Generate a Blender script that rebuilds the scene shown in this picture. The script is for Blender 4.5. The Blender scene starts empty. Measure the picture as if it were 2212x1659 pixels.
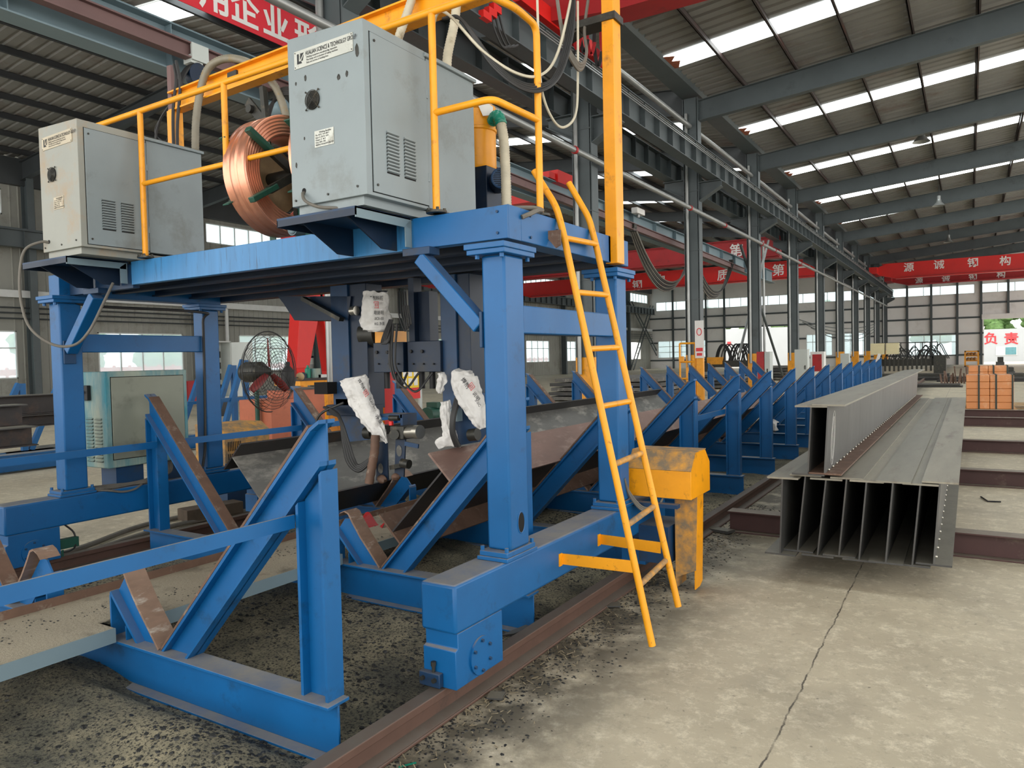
import bpy, math, random
from mathutils import Vector as V
import numpy as np
RN = random.Random(11)
SC = bpy.context.scene
COL = SC.collection
PI = math.pi
# ------------------------------------------------------------------ camera and measuring helpers
FPX, CAMH = 1600.0, 1.6
def _cam():
    y, p, r = [math.radians(a) for a in (-31.76, -1.93, -1.29)]
    cy, sy = math.cos(y), math.sin(y)
    f = V((sy*math.cos(p), cy*math.cos(p), math.sin(p)))
    r0 = V((cy, -sy, 0)); u0 = r0.cross(f)
    return (r0*math.cos(r)+u0*math.sin(r)), (u0*math.cos(r)-r0*math.sin(r)), f
CR, CU, CF = _cam()
C0 = V((0, 0, CAMH))
def ray(x, y): return CR*((x-1106)/FPX)+CU*((829.5-y)/FPX)+CF
def zp(x, y, z=0.0):
    d = ray(x, y); return C0+d*((z-CAMH)/d.z)
def xp(x, y, X):
    d = ray(x, y); return C0+d*(X/d.x)
def yp(x, y, Y):
    d = ray(x, y); return C0+d*(Y/d.y)
cd = bpy.data.cameras.new('camera'); cam = bpy.data.objects.new('camera', cd); COL.objects.link(cam)
cd.sensor_width = 36; cd.lens = FPX/2212*36; cd.clip_end = 400; cd.clip_start = 0.05
from mathutils import Matrix
cam.matrix_world = Matrix(((CR.x, CU.x, -CF.x, 0), (CR.y, CU.y, -CF.y, 0), (CR.z, CU.z, -CF.z, CAMH), (0, 0, 0, 1)))
SC.camera = cam
# ------------------------------------------------------------------ materials
def srgb(r, g, b):
    def c(v):
        v /= 255.0
        return v/12.92 if v <= .04045 else ((v+.055)/1.055)**2.4
    return (c(r), c(g), c(b), 1)
def mat(name, col, rough=.5, metal=0.0, var=.12, scale=4.0, dirt=None, damt=0.0, dscale=2.5, dust=None, dustamt=0.0, bump=0.0, bscale=60.0, stretch=None, spec=None):
    m = bpy.data.materials.new(name); m.use_nodes = True
    nt = m.node_tree; N = nt.nodes; L = nt.links
    b = N['Principled BSDF']
    b.inputs['Roughness'].default_value = rough; b.inputs['Metallic'].default_value = metal
    if spec is not None: b.inputs['Specular IOR Level'].default_value = spec
    g = N.new('ShaderNodeNewGeometry')
    mp = N.new('ShaderNodeMapping'); L.new(g.outputs['Position'], mp.inputs[0])
    if stretch: mp.inputs['Scale'].default_value = stretch
    def noise(sc, det=5, ro=.6):
        n = N.new('ShaderNodeTexNoise'); n.inputs['Scale'].default_value = sc; n.inputs['Detail'].default_value = det
        n.inputs['Roughness'].default_value = ro; L.new(mp.outputs[0], n.inputs['Vector']); return n
    def ramp(src, a, bb):
        r = N.new('ShaderNodeMapRange'); r.inputs['From Min'].default_value = a; r.inputs['From Max'].default_value = bb
        L.new(src, r.inputs['Value']); return r.outputs[0]
    def mix(a, bcol, fac):
        x = N.new('ShaderNodeMix'); x.data_type = 'RGBA'
        if isinstance(a, tuple): x.inputs[6].default_value = a
        else: L.new(a, x.inputs[6])
        if isinstance(bcol, tuple): x.inputs[7].default_value = bcol
        else: L.new(bcol, x.inputs[7])
        if isinstance(fac, float): x.inputs[0].default_value = fac
        else: L.new(fac, x.inputs[0])
        return x.outputs[2]
    lo = tuple(c*(1-var) for c in col[:3])+(1,); hi = tuple(min(1, c*(1+var)) for c in col[:3])+(1,)
    out = mix(lo, hi, ramp(noise(scale).outputs[0], .3, .7))
    if dirt and damt > 0:
        mm = N.new('ShaderNodeMath'); mm.operation = 'MULTIPLY'; mm.inputs[1].default_value = 1.0
        L.new(ramp(noise(dscale, 8, .7).outputs[0], .66-.3*damt, .80-.2*damt), mm.inputs[0])
        out = mix(out, dirt, mm.outputs[0])
    if dust:
        sx = N.new('ShaderNodeSeparateXYZ'); L.new(g.outputs['Normal'], sx.inputs[0])
        k = ramp(sx.outputs[2], .6, .95)
        mm = N.new('ShaderNodeMath'); mm.operation = 'MULTIPLY'; L.new(k, mm.inputs[0])
        k2 = N.new('ShaderNodeMapRange'); L.new(noise(7, 6, .7).outputs[0], k2.inputs['Value'])
        k2.inputs['From Min'].default_value = .25; k2.inputs['From Max'].default_value = .6
        k2.inputs['To Min'].default_value = dustamt*.55; k2.inputs['To Max'].default_value = dustamt
        L.new(k2.outputs[0], mm.inputs[1])
        out = mix(out, dust, mm.outputs[0])
    L.new(out, b.inputs['Base Color'])
    if bump > 0:
        bn = N.new('ShaderNodeBump'); bn.inputs['Strength'].default_value = bump; bn.inputs['Distance'].default_value = .01
        L.new(noise(bscale, 4).outputs[0], bn.inputs['Height']); L.new(bn.outputs[0], b.inputs['Normal'])
    return m
def emis(name, col, s):
    m = bpy.data.materials.new(name); m.use_nodes = True
    N = m.node_tree.nodes; N.remove(N['Principled BSDF'])
    e = N.new('ShaderNodeEmission'); e.inputs[0].default_value = col; e.inputs[1].default_value = s
    m.node_tree.links.new(e.outputs[0], N['Material Output'].inputs[0]); return m
DUST = srgb(150, 143, 128); RUST = srgb(96, 74, 60); GRIME = srgb(48, 46, 42)
M = {}
M['blue'] = mat('blue_paint', srgb(0, 88, 146), .45, 0, .10, 3, dirt=srgb(16, 62, 96), damt=.28, dscale=5, dust=DUST, dustamt=.85)
M['blue_dark'] = mat('grimy_blue_paint', srgb(12, 54, 90), .5, 0, .2, 4, dirt=GRIME, damt=.45, dust=DUST, dustamt=.35)
M['blue_streak'] = mat('drip_streaked_blue_paint', srgb(52, 122, 176), .4, 0, .12, 2, dirt=srgb(34, 50, 62), damt=.36, dscale=5, stretch=(9, 9, .5), dust=DUST, dustamt=.85)
M['navy'] = mat('dark_navy_paint', srgb(9, 33, 57), .5, 0, .2, 5, dirt=GRIME, damt=.4)
M['yellow'] = mat('yellow_paint', srgb(238, 158, 14), .4, 0, .1, 4, dirt=srgb(165, 108, 38), damt=.33, dscale=9, dust=srgb(170, 140, 96), dustamt=.75)
M['yellow_chip'] = mat('chipped_yellow_paint', srgb(238, 160, 18), .45, 0, .1, 4, dirt=srgb(62, 50, 30), damt=.18, dscale=22, dust=srgb(120, 105, 80), dustamt=.6)
M['yellow_dusty'] = mat('dusty_yellow_sheet', srgb(214, 152, 60), .6, 0, .15, 6, dirt=srgb(126, 110, 88), damt=1.0, dscale=9)
M['steel'] = mat('mill_scale_steel', srgb(70, 70, 69), .48, .25, .2, 2.2, dirt=srgb(98, 94, 86), damt=.35, dscale=1.8, stretch=(1, .6, .4), dust=srgb(140, 136, 122), dustamt=.75)
M['steel_side'] = mat('streaked_dark_web', srgb(86, 86, 84), .45, .3, .2, 2, dirt=srgb(54, 53, 52), damt=.3, dscale=1.2, stretch=(1, 1.6, .6))
M['steel_web'] = mat('streaky_steel_plate', srgb(96, 95, 91), .5, .3, .25, 2.0, dirt=srgb(158, 155, 146), damt=.5, dscale=2.6, stretch=(2, .8, 2))
M['steel_dark'] = mat('dark_mill_scale', srgb(52, 50, 50), .5, .3, .2, 3, dirt=srgb(80, 62, 52), damt=.35)
M['rustplate'] = mat('red_brown_plate', srgb(122, 96, 86), .55, .1, .15, 3, dirt=srgb(152, 132, 120), damt=.5, dscale=4, stretch=(2.2, .7, 2.2))
M['rust'] = mat('rust', srgb(104, 80, 66), .7, .15, .2, 9, dirt=srgb(150, 138, 124), damt=.35, dscale=10)
M['worn'] = mat('worn_bright_plate', srgb(132, 108, 92), .55, .25, .14, 9, dirt=srgb(190, 182, 170), damt=.35, dscale=5, stretch=(3, 1, 3))
M['rail'] = mat('rail_steel', srgb(96, 72, 62), .6, .2, .15, 5, dirt=srgb(58, 50, 46), damt=.35, dust=srgb(104, 98, 90), dustamt=.9)
M['maroon'] = mat('maroon_paint', srgb(74, 48, 46), .6, 0, .15, 3, dirt=srgb(110, 96, 84), damt=.25, dust=DUST, dustamt=.7)
M['cab'] = mat('grey_cabinet_paint', srgb(132, 143, 146), .45, 0, .06, 2, dirt=srgb(112, 116, 112), damt=.42, dscale=2.2, dust=DUST, dustamt=.7)
M['cab_old'] = mat('stained_cabinet_paint', srgb(146, 148, 140), .5, 0, .06, 2, dirt=srgb(158, 136, 106), damt=.52, dscale=2.6, dust=DUST, dustamt=.7)
M['plate'] = mat('engraved_plate', srgb(188, 190, 182), .4, .4, .08, 8, dirt=srgb(120, 118, 108), damt=.3, dscale=12)
M['plate_old'] = mat('stained_plate', srgb(182, 172, 150), .5, .2, .08, 8, dirt=srgb(140, 122, 98), damt=.4, dscale=12)
M['ink'] = mat('black_ink', srgb(40, 42, 44), .7, 0, .05)
M['black'] = mat('black_rubber', srgb(22, 22, 24), .6, 0, .2, 8)
M['hole'] = mat('dark_void', srgb(8, 8, 9), .9, 0, .05)
M['copper'] = mat('copper_wire', srgb(226, 160, 132), .3, .8, .1, 12)
M['copper_groove'] = mat('copper_shadow_gap', srgb(92, 44, 30), .5, .5, .1, 12)
M['green'] = mat('dark_green_paint', srgb(28, 76, 62), .45, 0, .15, 6, dirt=GRIME, damt=.3)
M['hose_white'] = mat('ribbed_clear_hose', srgb(190, 182, 160), .5, 0, .12, 14, dirt=srgb(120, 105, 74), damt=.35, dscale=8)
M['hose_grey'] = mat('grey_flexible_hose', srgb(128, 122, 106), .45, 0, .15, 9, dirt=srgb(150, 118, 50), damt=.35, dscale=8)
M['cable'] = mat('black_cable', srgb(38, 38, 38), .55, 0, .15, 9)
M['cable_grey'] = mat('dusty_grey_cable', srgb(104, 100, 92), .6, 0, .15, 9)
M['cable_white'] = mat('cream_cable', srgb(192, 186, 166), .5, 0, .1, 9)
M['elbow'] = mat('green_plastic_elbow', srgb(16, 128, 104), .35, 0, .1, 9)
M['sack'] = mat('woven_white_sack', srgb(212, 210, 206), .6, 0, .06, 12, dirt=srgb(170, 166, 160), damt=.35, dscale=14, bump=.6, bscale=28)
M['sack_red'] = mat('faded_red_print', srgb(196, 96, 96), .7, 0, .2, 20)
M['chrome'] = mat('bare_metal', srgb(176, 172, 160), .3, .8, .1, 10)
M['gunmetal'] = mat('dark_machine_metal', srgb(58, 58, 54), .45, .5, .2, 10, dirt=srgb(98, 90, 74), damt=.4, dscale=14)
M['teal'] = mat('two_tone_green_grey_paint', srgb(150, 160, 146), .5, 0, .1, 2.2, dirt=srgb(38, 124, 140), damt=.85, dscale=1.3, stretch=(3, 3, .6))
M['col'] = mat('slate_grey_steel_paint', srgb(78, 86, 88), .5, 0, .1, 1.2, dirt=srgb(60, 64, 64), damt=.3, dscale=1)
M['col_dark'] = mat('dark_slate_steel_paint', srgb(62, 66, 68), .55, 0, .15, .8, dirt=srgb(50, 50, 50), damt=.35, dscale=.9)
M['palegrey'] = mat('pale_blue_grey_paint', srgb(116, 136, 144), .5, 0, .08, 1)
M['brownbeam'] = mat('brown_primer_beam', srgb(108, 82, 80), .55, 0, .1, 2, dirt=srgb(80, 56, 56), damt=.3)
M['pipe'] = mat('galvanised_pipe', srgb(150, 152, 150), .35, .5, .1, 3)
M['red'] = mat('crane_red_paint', srgb(214, 32, 26), .42, 0, .08, 1)
M['red_dull'] = mat('dull_red_paint', srgb(170, 34, 38), .5, 0, .1, 2, dirt=srgb(120, 40, 40), damt=.3)
M['banner'] = mat('red_banner_cloth', srgb(222, 48, 62), .7, 0, .05, 1)
M['white'] = mat('white_lettering', srgb(236, 234, 230), .6, 0, .04)
M['redink'] = mat('red_lettering', srgb(214, 60, 66), .6, 0, .05)
M['roof'] = mat('ribbed_roof_sheet', srgb(132, 131, 127), .55, 0, .14, .6, dirt=srgb(104, 84, 76), damt=.36, dscale=.35)
M['purlin'] = mat('dark_purlin_steel', srgb(66, 56, 54), .55, 0, .15, 1, dirt=srgb(96, 58, 50), damt=.36, dscale=.8)
M['purlin_grey'] = mat('dark_grey_purlin_steel', srgb(50, 52, 54), .55, 0, .15, 1)
M['wall'] = mat('ribbed_wall_sheet', srgb(150, 150, 142), .55, 0, .1, .5, dirt=srgb(118, 114, 104), damt=.4, dscale=.6)
M['panel'] = mat('white_sandwich_panel', srgb(232, 231, 228), .6, 0, .05, .4, dirt=srgb(202, 199, 194), damt=.3, dscale=.3)
M['girt'] = mat('grey_girt_steel', srgb(70, 78, 80), .5, 0, .1, 1)
M['framewhite'] = mat('white_window_frame', srgb(212, 214, 212), .5, 0, .05)
M['skylight'] = emis('daylit_skylight_sheet', (.93, 1, 1, 1), 6.0)
M['orange'] = mat('orange_brown_laminate', srgb(186, 104, 74), .55, 0, .1, 5, dirt=srgb(150, 84, 60), damt=.3, dscale=8)
M['tree'] = mat('green_foliage', srgb(96, 128, 72), .8, 0, .4, 3)
M['outwall'] = mat('white_outside_wall', srgb(186, 190, 192), .7, 0, .03, .5)
M['fan'] = mat('red_fan_blade', srgb(120, 36, 34), .45, 0, .1, 9)
M['wood'] = mat('pallet_wood', srgb(176, 150, 112), .7, 0, .2, 8)
M['oldwood'] = mat('weathered_dark_timber', srgb(78, 66, 54), .8, 0, .25, 10)
M['carton'] = mat('orange_carton', srgb(214, 140, 84), .4, 0, .06, 3, dirt=srgb(226, 176, 136), damt=.45, dscale=3.5)
M['strap'] = mat('dark_green_strap', srgb(40, 52, 46), .5, 0, .1)
M['greybox'] = mat('light_grey_enclosure', srgb(190, 196, 192), .5, 0, .05, 2)
M['tarp'] = mat('green_tarpaulin', srgb(26, 150, 84), .55, 0, .15, 4, bump=.5, bscale=12)
M['paper'] = mat('white_sheet_paper', srgb(226, 224, 220), .7, 0, .05)
M['poster_yellow'] = mat('yellow_poster', srgb(238, 200, 40), .6, 0, .05)
def glass_mat():
    m = bpy.data.materials.new('hazy_dimming_glass'); m.use_nodes = True
    nt = m.node_tree; N = nt.nodes; L = nt.links; N.remove(N['Principled BSDF'])
    t = N.new('ShaderNodeBsdfTransparent'); t.inputs[0].default_value = (.78, .86, .88, 1)  # tint put in to dim the bright daylight outside the panes
    d = N.new('ShaderNodeBsdfTranslucent'); d.inputs[0].default_value = (.6, .68, .7, 1)
    g = N.new('ShaderNodeBsdfGlossy'); g.inputs['Roughness'].default_value = .1
    x = N.new('ShaderNodeMixShader'); x.inputs[0].default_value = .35; L.new(t.outputs[0], x.inputs[1]); L.new(d.outputs[0], x.inputs[2])
    y = N.new('ShaderNodeMixShader'); y.inputs[0].default_value = .05; L.new(x.outputs[0], y.inputs[1]); L.new(g.outputs[0], y.inputs[2])
    L.new(y.outputs[0], N['Material Output'].inputs[0]); return m
M['glass'] = glass_mat()
def floor_mat():
    m = bpy.data.materials.new('stained_concrete'); m.use_nodes = True
    nt = m.node_tree; N = nt.nodes; L = nt.links; b = N['Principled BSDF']; b.inputs['Roughness'].default_value = .62
    g = N.new('ShaderNodeNewGeometry')
    def noise(sc, det=6, ro=.6, dist=0):
        n = N.new('ShaderNodeTexNoise'); n.inputs['Scale'].default_value = sc; n.inputs['Detail'].default_value = det
        n.inputs['Roughness'].default_value = ro; n.inputs['Distortion'].default_value = dist; L.new(g.outputs['Position'], n.inputs['Vector']); return n.outputs[0]
    def ramp(s, a, bb, c=0, d=1):
        r = N.new('ShaderNodeMapRange'); r.inputs[1].default_value = a; r.inputs[2].default_value = bb; r.inputs[3].default_value = c; r.inputs[4].default_value = d
        L.new(s, r.inputs[0]); return r.outputs[0]
    def mix(a, c, f):
        x = N.new('ShaderNodeMix'); x.data_type = 'RGBA'
        for s, i in ((a, 6), (c, 7)):
            if isinstance(s, tuple): x.inputs[i].default_value = s
            else: L.new(s, x.inputs[i])
        L.new(f, x.inputs[0]); return x.outputs[2]
    def math_(op, a, bb):
        x = N.new('ShaderNodeMath'); x.operation = op
        for i, s in enumerate((a, bb)):
            if isinstance(s, (int, float)): x.inputs[i].default_value = s
            else: L.new(s, x.inputs[i])
        return x.outputs[0]
    c = mix(srgb(174, 164, 142), srgb(198, 187, 162), ramp(noise(1.3), .3, .7))
    c = mix(c, srgb(222, 212, 188), ramp(noise(8, 10, .85, .15), .50, .64))
    c = mix(c, srgb(140, 132, 114), ramp(noise(15, 8, .8), .54, .70, 0, .7))
    c = mix(c, srgb(112, 106, 96), ramp(noise(.55, 5, .6, .4), .55, .75, 0, .75))
    c = mix(c, srgb(84, 78, 70), ramp(noise(26, 3, .5), .70, .78, 0, .8))
    s = N.new('ShaderNodeSeparateXYZ'); L.new(g.outputs['Position'], s.inputs[0])
    wob = ramp(noise(4, 6, .7), 0, 1, -.025, .025)
    def line(sock, at, w):
        d = math_('ABSOLUTE', math_('SUBTRACT', math_('ADD', sock, wob), at), 0)
        return ramp(d, w, w*2.2, 1, 0)
    joint = math_('MULTIPLY', line(s.outputs[0], -.69, .0025), ramp(noise(6, 4), .3, .55))
    # long slab joints left of the track and cross joints
    ml = N.new('ShaderNodeMath'); ml.operation = 'PINGPONG'; ml.inputs[1].default_value = 2.5; L.new(math_('ADD', s.outputs[1], 1.3), ml.inputs[0])
    cross = math_('MULTIPLY', ramp(math_('ADD', ml.outputs[0], math_('MULTIPLY', wob, .3)), .003, .008, .5, 0), ramp(s.outputs[0], -6.3, -6.5, 0, 1))
    c = mix(c, srgb(86, 80, 70), math_('MAXIMUM', joint, cross))
    # grit drifting off the track
    gx = ramp(s.outputs[0], -1.75, -1.15, 1, 0)
    k = math_('MULTIPLY', math_('MULTIPLY', gx, ramp(s.outputs[0], -2.2, -1.95, 0, 1)), ramp(noise(3.5, 7, .7), .33, .55))
    c = mix(c, srgb(92, 86, 72), k)
    L.new(c, b.inputs['Base Color'])
    bp = N.new('ShaderNodeBump'); bp.inputs['Strength'].default_value = .25; bp.inputs['Distance'].default_value = .01
    L.new(noise(40, 6, .7), bp.inputs['Height']); L.new(bp.outputs[0], b.inputs['Normal'])
    return m
M['floor'] = floor_mat()
def grit_mat():
    m = bpy.data.materials.new('iron_grit_ground'); m.use_nodes = True
    nt = m.node_tree; N = nt.nodes; L = nt.links; b = N['Principled BSDF']; b.inputs['Roughness'].default_value = .85
    g = N.new('ShaderNodeNewGeometry')
    def noise(sc, det, ro):
        n = N.new('ShaderNodeTexNoise'); n.inputs['Scale'].default_value = sc; n.inputs['Detail'].default_value = det; n.inputs['Roughness'].default_value = ro
        L.new(g.outputs['Position'], n.inputs['Vector']); return n.outputs[0]
    def ramp(s, a, bb):
        r = N.new('ShaderNodeMapRange'); r.inputs[1].default_value = a; r.inputs[2].default_value = bb; L.new(s, r.inputs[0]); return r.outputs[0]
    x = N.new('ShaderNodeMix'); x.data_type = 'RGBA'; x.inputs[6].default_value = srgb(96, 94, 80); x.inputs[7].default_value = srgb(158, 149, 122)
    L.new(ramp(noise(1.5, 7, .66), .40, .58), x.inputs[0])
    y = N.new('ShaderNodeMix'); y.data_type = 'RGBA'; y.inputs[7].default_value = srgb(52, 52, 48)
    L.new(x.outputs[2], y.inputs[6]); L.new(ramp(noise(70, 4, .7), .50, .60), y.inputs[0])
    L.new(y.outputs[2], b.inputs['Base Color'])
    bp = N.new('ShaderNodeBump'); bp.inputs['Strength'].default_value = .9; bp.inputs['Distance'].default_value = .015
    L.new(noise(60, 5, .7), bp.inputs['Height']); L.new(bp.outputs[0], b.inputs['Normal'])
    return m
M['grit'] = grit_mat()
M['flake'] = mat('iron_scale_flakes', srgb(44, 44, 42), .5, .2, .4, 40)
for _i, _c in enumerate(((138, 134, 121), (130, 127, 115), (148, 143, 128))): M['top%d' % _i] = mat('dusty_mill_scale_%d' % _i, srgb(*_c), .5, .2, .12, 3, dirt=srgb(112, 102, 90), damt=.4, dscale=2.5, stretch=(3, .4, 1))
# ------------------------------------------------------------------ mesh helpers
W = {}
def tag(o, label=None, cat=None, group=None, kind=None):
    if label: o['label'] = label
    if cat: o['category'] = cat
    if group: o['group'] = group
    if kind: o['kind'] = kind
    return o
def thing(name, label, cat, loc, group=None, kind=None):
    o = bpy.data.objects.new(name, None); COL.objects.link(o); o.location = loc; o.empty_display_size = .1
    W[o] = V(loc); return tag(o, label, cat, group, kind)
class MB:
    def __init__(s): s.v = []; s.f = []
    def add(s, vs, fs):
        b = len(s.v); s.v += [V(p) for p in vs]; s.f += [tuple(b+i for i in f) for f in fs]; return s
    def box(s, x0, x1, y0, y1, z0, z1):
        x0, x1 = min(x0, x1), max(x0, x1); y0, y1 = min(y0, y1), max(y0, y1); z0, z1 = min(z0, z1), max(z0, z1)
        return s.add([(x0, y0, z0), (x1, y0, z0), (x1, y1, z0), (x0, y1, z0), (x0, y0, z1), (x1, y0, z1), (x1, y1, z1), (x0, y1, z1)],
                     [(3, 2, 1, 0), (4, 5, 6, 7), (0, 1, 5, 4), (1, 2, 6, 5), (2, 3, 7, 6), (3, 0, 4, 7)])
    def obox(s, c, a, b, d):
        c, a, b, d = V(c), V(a), V(b), V(d)
        if a.cross(b).dot(d) < 0: d = -d
        P = [c+a*i+b*j+d*k for k in (-1, 1) for i, j in ((-1, -1), (1, -1), (1, 1), (-1, 1))]
        return s.add(P, [(3, 2, 1, 0), (4, 5, 6, 7), (0, 1, 5, 4), (1, 2, 6, 5), (2, 3, 7, 6), (3, 0, 4, 7)])
    def prism(s, poly, d):
        poly = [V(p) for p in poly]; d = V(d); n = len(poly)
        nm = V((0, 0, 0))
        for i in range(n): nm += poly[i].cross(poly[(i+1) % n])
        if nm.dot(d) < 0: poly = poly[::-1]
        return s.add(poly+[p+d for p in poly], [tuple(range(n))[::-1], tuple(range(n, 2*n))]+[(i, (i+1) % n, n+(i+1) % n, n+i) for i in range(n)])
    def bar(s, a, b, w, h, up=(0, 0, 1)):
        a, b = V(a), V(b); t = (b-a); L = t.length; t /= L; up = V(up)
        sd = t.cross(up)
        if sd.length < 1e-4: sd = t.cross(V((0, 1, 0)))
        sd.normalize(); u = sd.cross(t).normalized()
        return s.obox((a+b)/2, t*L/2, sd*w/2, u*h/2)
    def ibeam(s, a, b, h, bw, tw=.012, tf=.014, up=(0, 0, 1)):
        a, b = V(a), V(b); t = (b-a).normalized(); u = V(up); u = (u-t*u.dot(t)).normalized()
        s.bar(a, b, tw, h-2*tf, u); s.bar(a+u*(h-tf)/2, b+u*(h-tf)/2, bw, tf, u); s.bar(a-u*(h-tf)/2, b-u*(h-tf)/2, bw, tf, u); return s
    def tube(s, pts, r, n=8, closed=False):
        pts = [V(p) for p in pts]; m = len(pts); rs = r if isinstance(r, (list, tuple)) else [r]*m
        vs = []; up = None
        for i, p in enumerate(pts):
            t = (pts[(i+1) % m]-pts[i-1]) if closed else (pts[min(i+1, m-1)]-pts[max(i-1, 0)])
            if t.length < 1e-9: t = V((0, 0, 1))
            t.normalize()
            if up is None: up = V((0, 0, 1)) if abs(t.z) < .9 else V((1, 0, 0))
            up = up-t*up.dot(t)
            if up.length < 1e-6: up = t.orthogonal()
            up.normalize(); sd = t.cross(up)
            vs += [p+(up*math.cos(2*PI*k/n)+sd*math.sin(2*PI*k/n))*rs[i] for k in range(n)]
        fs = []
        for i in range(m if closed else m-1):
            j = (i+1) % m
            fs += [(i*n+k, i*n+(k+1) % n, j*n+(k+1) % n, j*n+k) for k in range(n)]
        if not closed: fs += [tuple(range(n))[::-1], tuple(range((m-1)*n, m*n))]
        return s.add(vs, [f[::-1] for f in fs])
    def cyl(s, a, b, r, n=16, r2=None): return s.tube([a, b], [r, r if r2 is None else r2], n)
    def lathe(s, a, axis, prof, n=24):
        a = V(a); ax = V(axis).normalized(); e1 = ax.orthogonal().normalized(); e2 = ax.cross(e1); vs = []
        for (r, h) in prof: vs += [a+ax*h+(e1*math.cos(2*PI*k/n)+e2*math.sin(2*PI*k/n))*r for k in range(n)]
        fs = [(i*n+k, i*n+(k+1) % n, (i+1)*n+(k+1) % n, (i+1)*n+k) for i in range(len(prof)-1) for k in range(n)]
        return s.add(vs, fs)
    def ball(s, c, rx, ry=None, rz=None, n=12, m=8, jit=0):
        ry = ry or rx; rz = rz or rx; c = V(c); vs = []; fs = []
        for i in range(m+1):
            th = PI*i/m
            for k in range(n):
                q = 1+(RN.uniform(-jit, jit) if jit else 0)
                vs.append(c+V((rx*math.sin(th)*math.cos(2*PI*k/n), ry*math.sin(th)*math.sin(2*PI*k/n), rz*math.cos(th)))*q)
        for i in range(m):
            for k in range(n): fs.append((i*n+k, (i+1)*n+k, (i+1)*n+(k+1) % n, i*n+(k+1) % n))
        return s.add(vs, fs)
    def build(s, name, mt, parent=None, bevel=0.0, smooth=True, sharp=38):
        me = bpy.data.meshes.new(name)
        if parent is not None: off = W[parent]
        else:
            xs = [p.x for p in s.v]; ys = [p.y for p in s.v]; zs = [p.z for p in s.v]
            off = V(((min(xs)+max(xs))/2, (min(ys)+max(ys))/2, min(zs)))
        me.from_pydata([tuple(p-off) for p in s.v], [], s.f); me.materials.append(M[mt] if isinstance(mt, str) else mt)
        o = bpy.data.objects.new(name, me); COL.objects.link(o)
        W[o] = off
        if parent is not None: o.parent = parent
        else: o.location = off
        if smooth:
            me.shade_smooth(); me.set_sharp_from_angle(angle=math.radians(sharp))
        if bevel > 0:
            md = o.modifiers.new('edge', 'BEVEL'); md.width = bevel; md.segments = 2; md.limit_method = 'ANGLE'; md.angle_limit = math.radians(40)
        return o
def struct(mb, name, mt, label=None, cat=None, group=None, **k):
    return tag(mb.build(name, mt, None, **k), label, cat or 'structure', group, 'structure')
def dup(o, parent=None, loc=None, label=None):
    c = o.copy(); COL.objects.link(c); W[c] = W[o]
    if parent is not None: c.parent = parent
    if loc is not None: c.location = loc; W[c] = V(loc)
    if label: c['label'] = label
    for ch in list(o.children): dup(ch, c)
    return c
def arc(pts, n=8):
    """smooth curve through points (Catmull-Rom)"""
    P = [V(p) for p in pts]; P = [P[0]*2-P[1]]+P+[P[-1]*2-P[-2]]; out = []
    for i in range(1, len(P)-2):
        for k in range(n):
            t = k/n
            out.append(.5*((2*P[i])+(P[i+1]-P[i-1])*t+(2*P[i-1]-5*P[i]+4*P[i+1]-P[i+2])*t*t+(3*P[i]-P[i-1]-3*P[i+1]+P[i+2])*t**3))
    out.append(P[-2]); return out
def fillet(pts, r, n=6):
    P = [V(p) for p in pts]; out = [P[0]]
    for i in range(1, len(P)-1):
        a = (P[i-1]-P[i]).normalized(); b = (P[i+1]-P[i]).normalized(); q0 = P[i]+a*r; q1 = P[i]+b*r
        for k in range(n+1):
            t = k/n; out.append(q0*(1-t)**2+P[i]*2*t*(1-t)+q1*t*t)
    return out+[P[-1]]
def sag(a, b, d, n=14):
    a, b = V(a), V(b); return [a.lerp(b, i/n)-V((0, 0, d*4*(i/n)*(1-i/n))) for i in range(n+1)]
_tc = {}
_cu = bpy.data.curves.new('lettering', 'FONT'); _to = bpy.data.objects.new('lettering', _cu); COL.objects.link(_to)
def text(mb, body, size, org, xd, yd, center=True, bold=0.0, squeeze=1.0):
    key = (body, bold)
    if key not in _tc:
        _cu.body = body; _cu.offset = bold; _cu.resolution_u = 2
        dg = bpy.context.evaluated_depsgraph_get(); dg.update()
        me = bpy.data.meshes.new_from_object(_to.evaluated_get(dg))
        _tc[key] = ([tuple(v.co) for v in me.vertices], [tuple(p.vertices) for p in me.polygons]); bpy.data.meshes.remove(me)
    vs, fs = _tc[key]
    if not vs: return
    w = max(p[0] for p in vs); o = V(org); X = V(xd).normalized(); Y = V(yd).normalized()
    dx = w/2 if center else 0
    mb.add([o+X*((p[0]-dx)*size*squeeze)+Y*(p[1]*size) for p in vs], fs)
# ================================================================== SETTING
YF, XL, XC, BAY = 88.0, -34.0, -7.7, 8.0
struct(MB().box(-34, 20, -8, 88.1, -.2, 0), 'floor', 'floor', 'tan concrete workshop floor with stains and slab joints', 'floor')
# grit bed between the gantry rails: displaced sheet
def grit_z(x, y):
    from mathutils import noise
    n = noise.fractal(V((x*1.6, y*1.6, 3.1)), .8, 2.1, 5)
    h = .02+.022*n
    for (cx, cy, rx, ry, a) in ((-3.0, 3.35, .5, .3, .05), (-3.2, 1.86, .8, .18, .05), (-2.55, 1.75, .4, .2, .06), (-4.0, 1.9, .5, .25, .05), (-2.5, 5.0, .35, .9, .03)):
        h += a*math.exp(-((x-cx)/rx)**2-((y-cy)/ry)**2)
    q = abs((y-2.072+.78) % 1.565-.78)
    if q < .13:
        k = min(max((q-.055)/.07, 0), 1)*1.0; k = max(k, min(max((-3.45-x)/.35, 0), 1)); h = .004*(1-k)+h*k
    e = min((x+5.98)/.12, (-2.1-x)/.10, 1)
    return max(.004, h*max(0, e))
mb = MB(); nx, ny = 110, 330
xs = [-5.98+3.88*i/(nx-1) for i in range(nx)]
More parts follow.
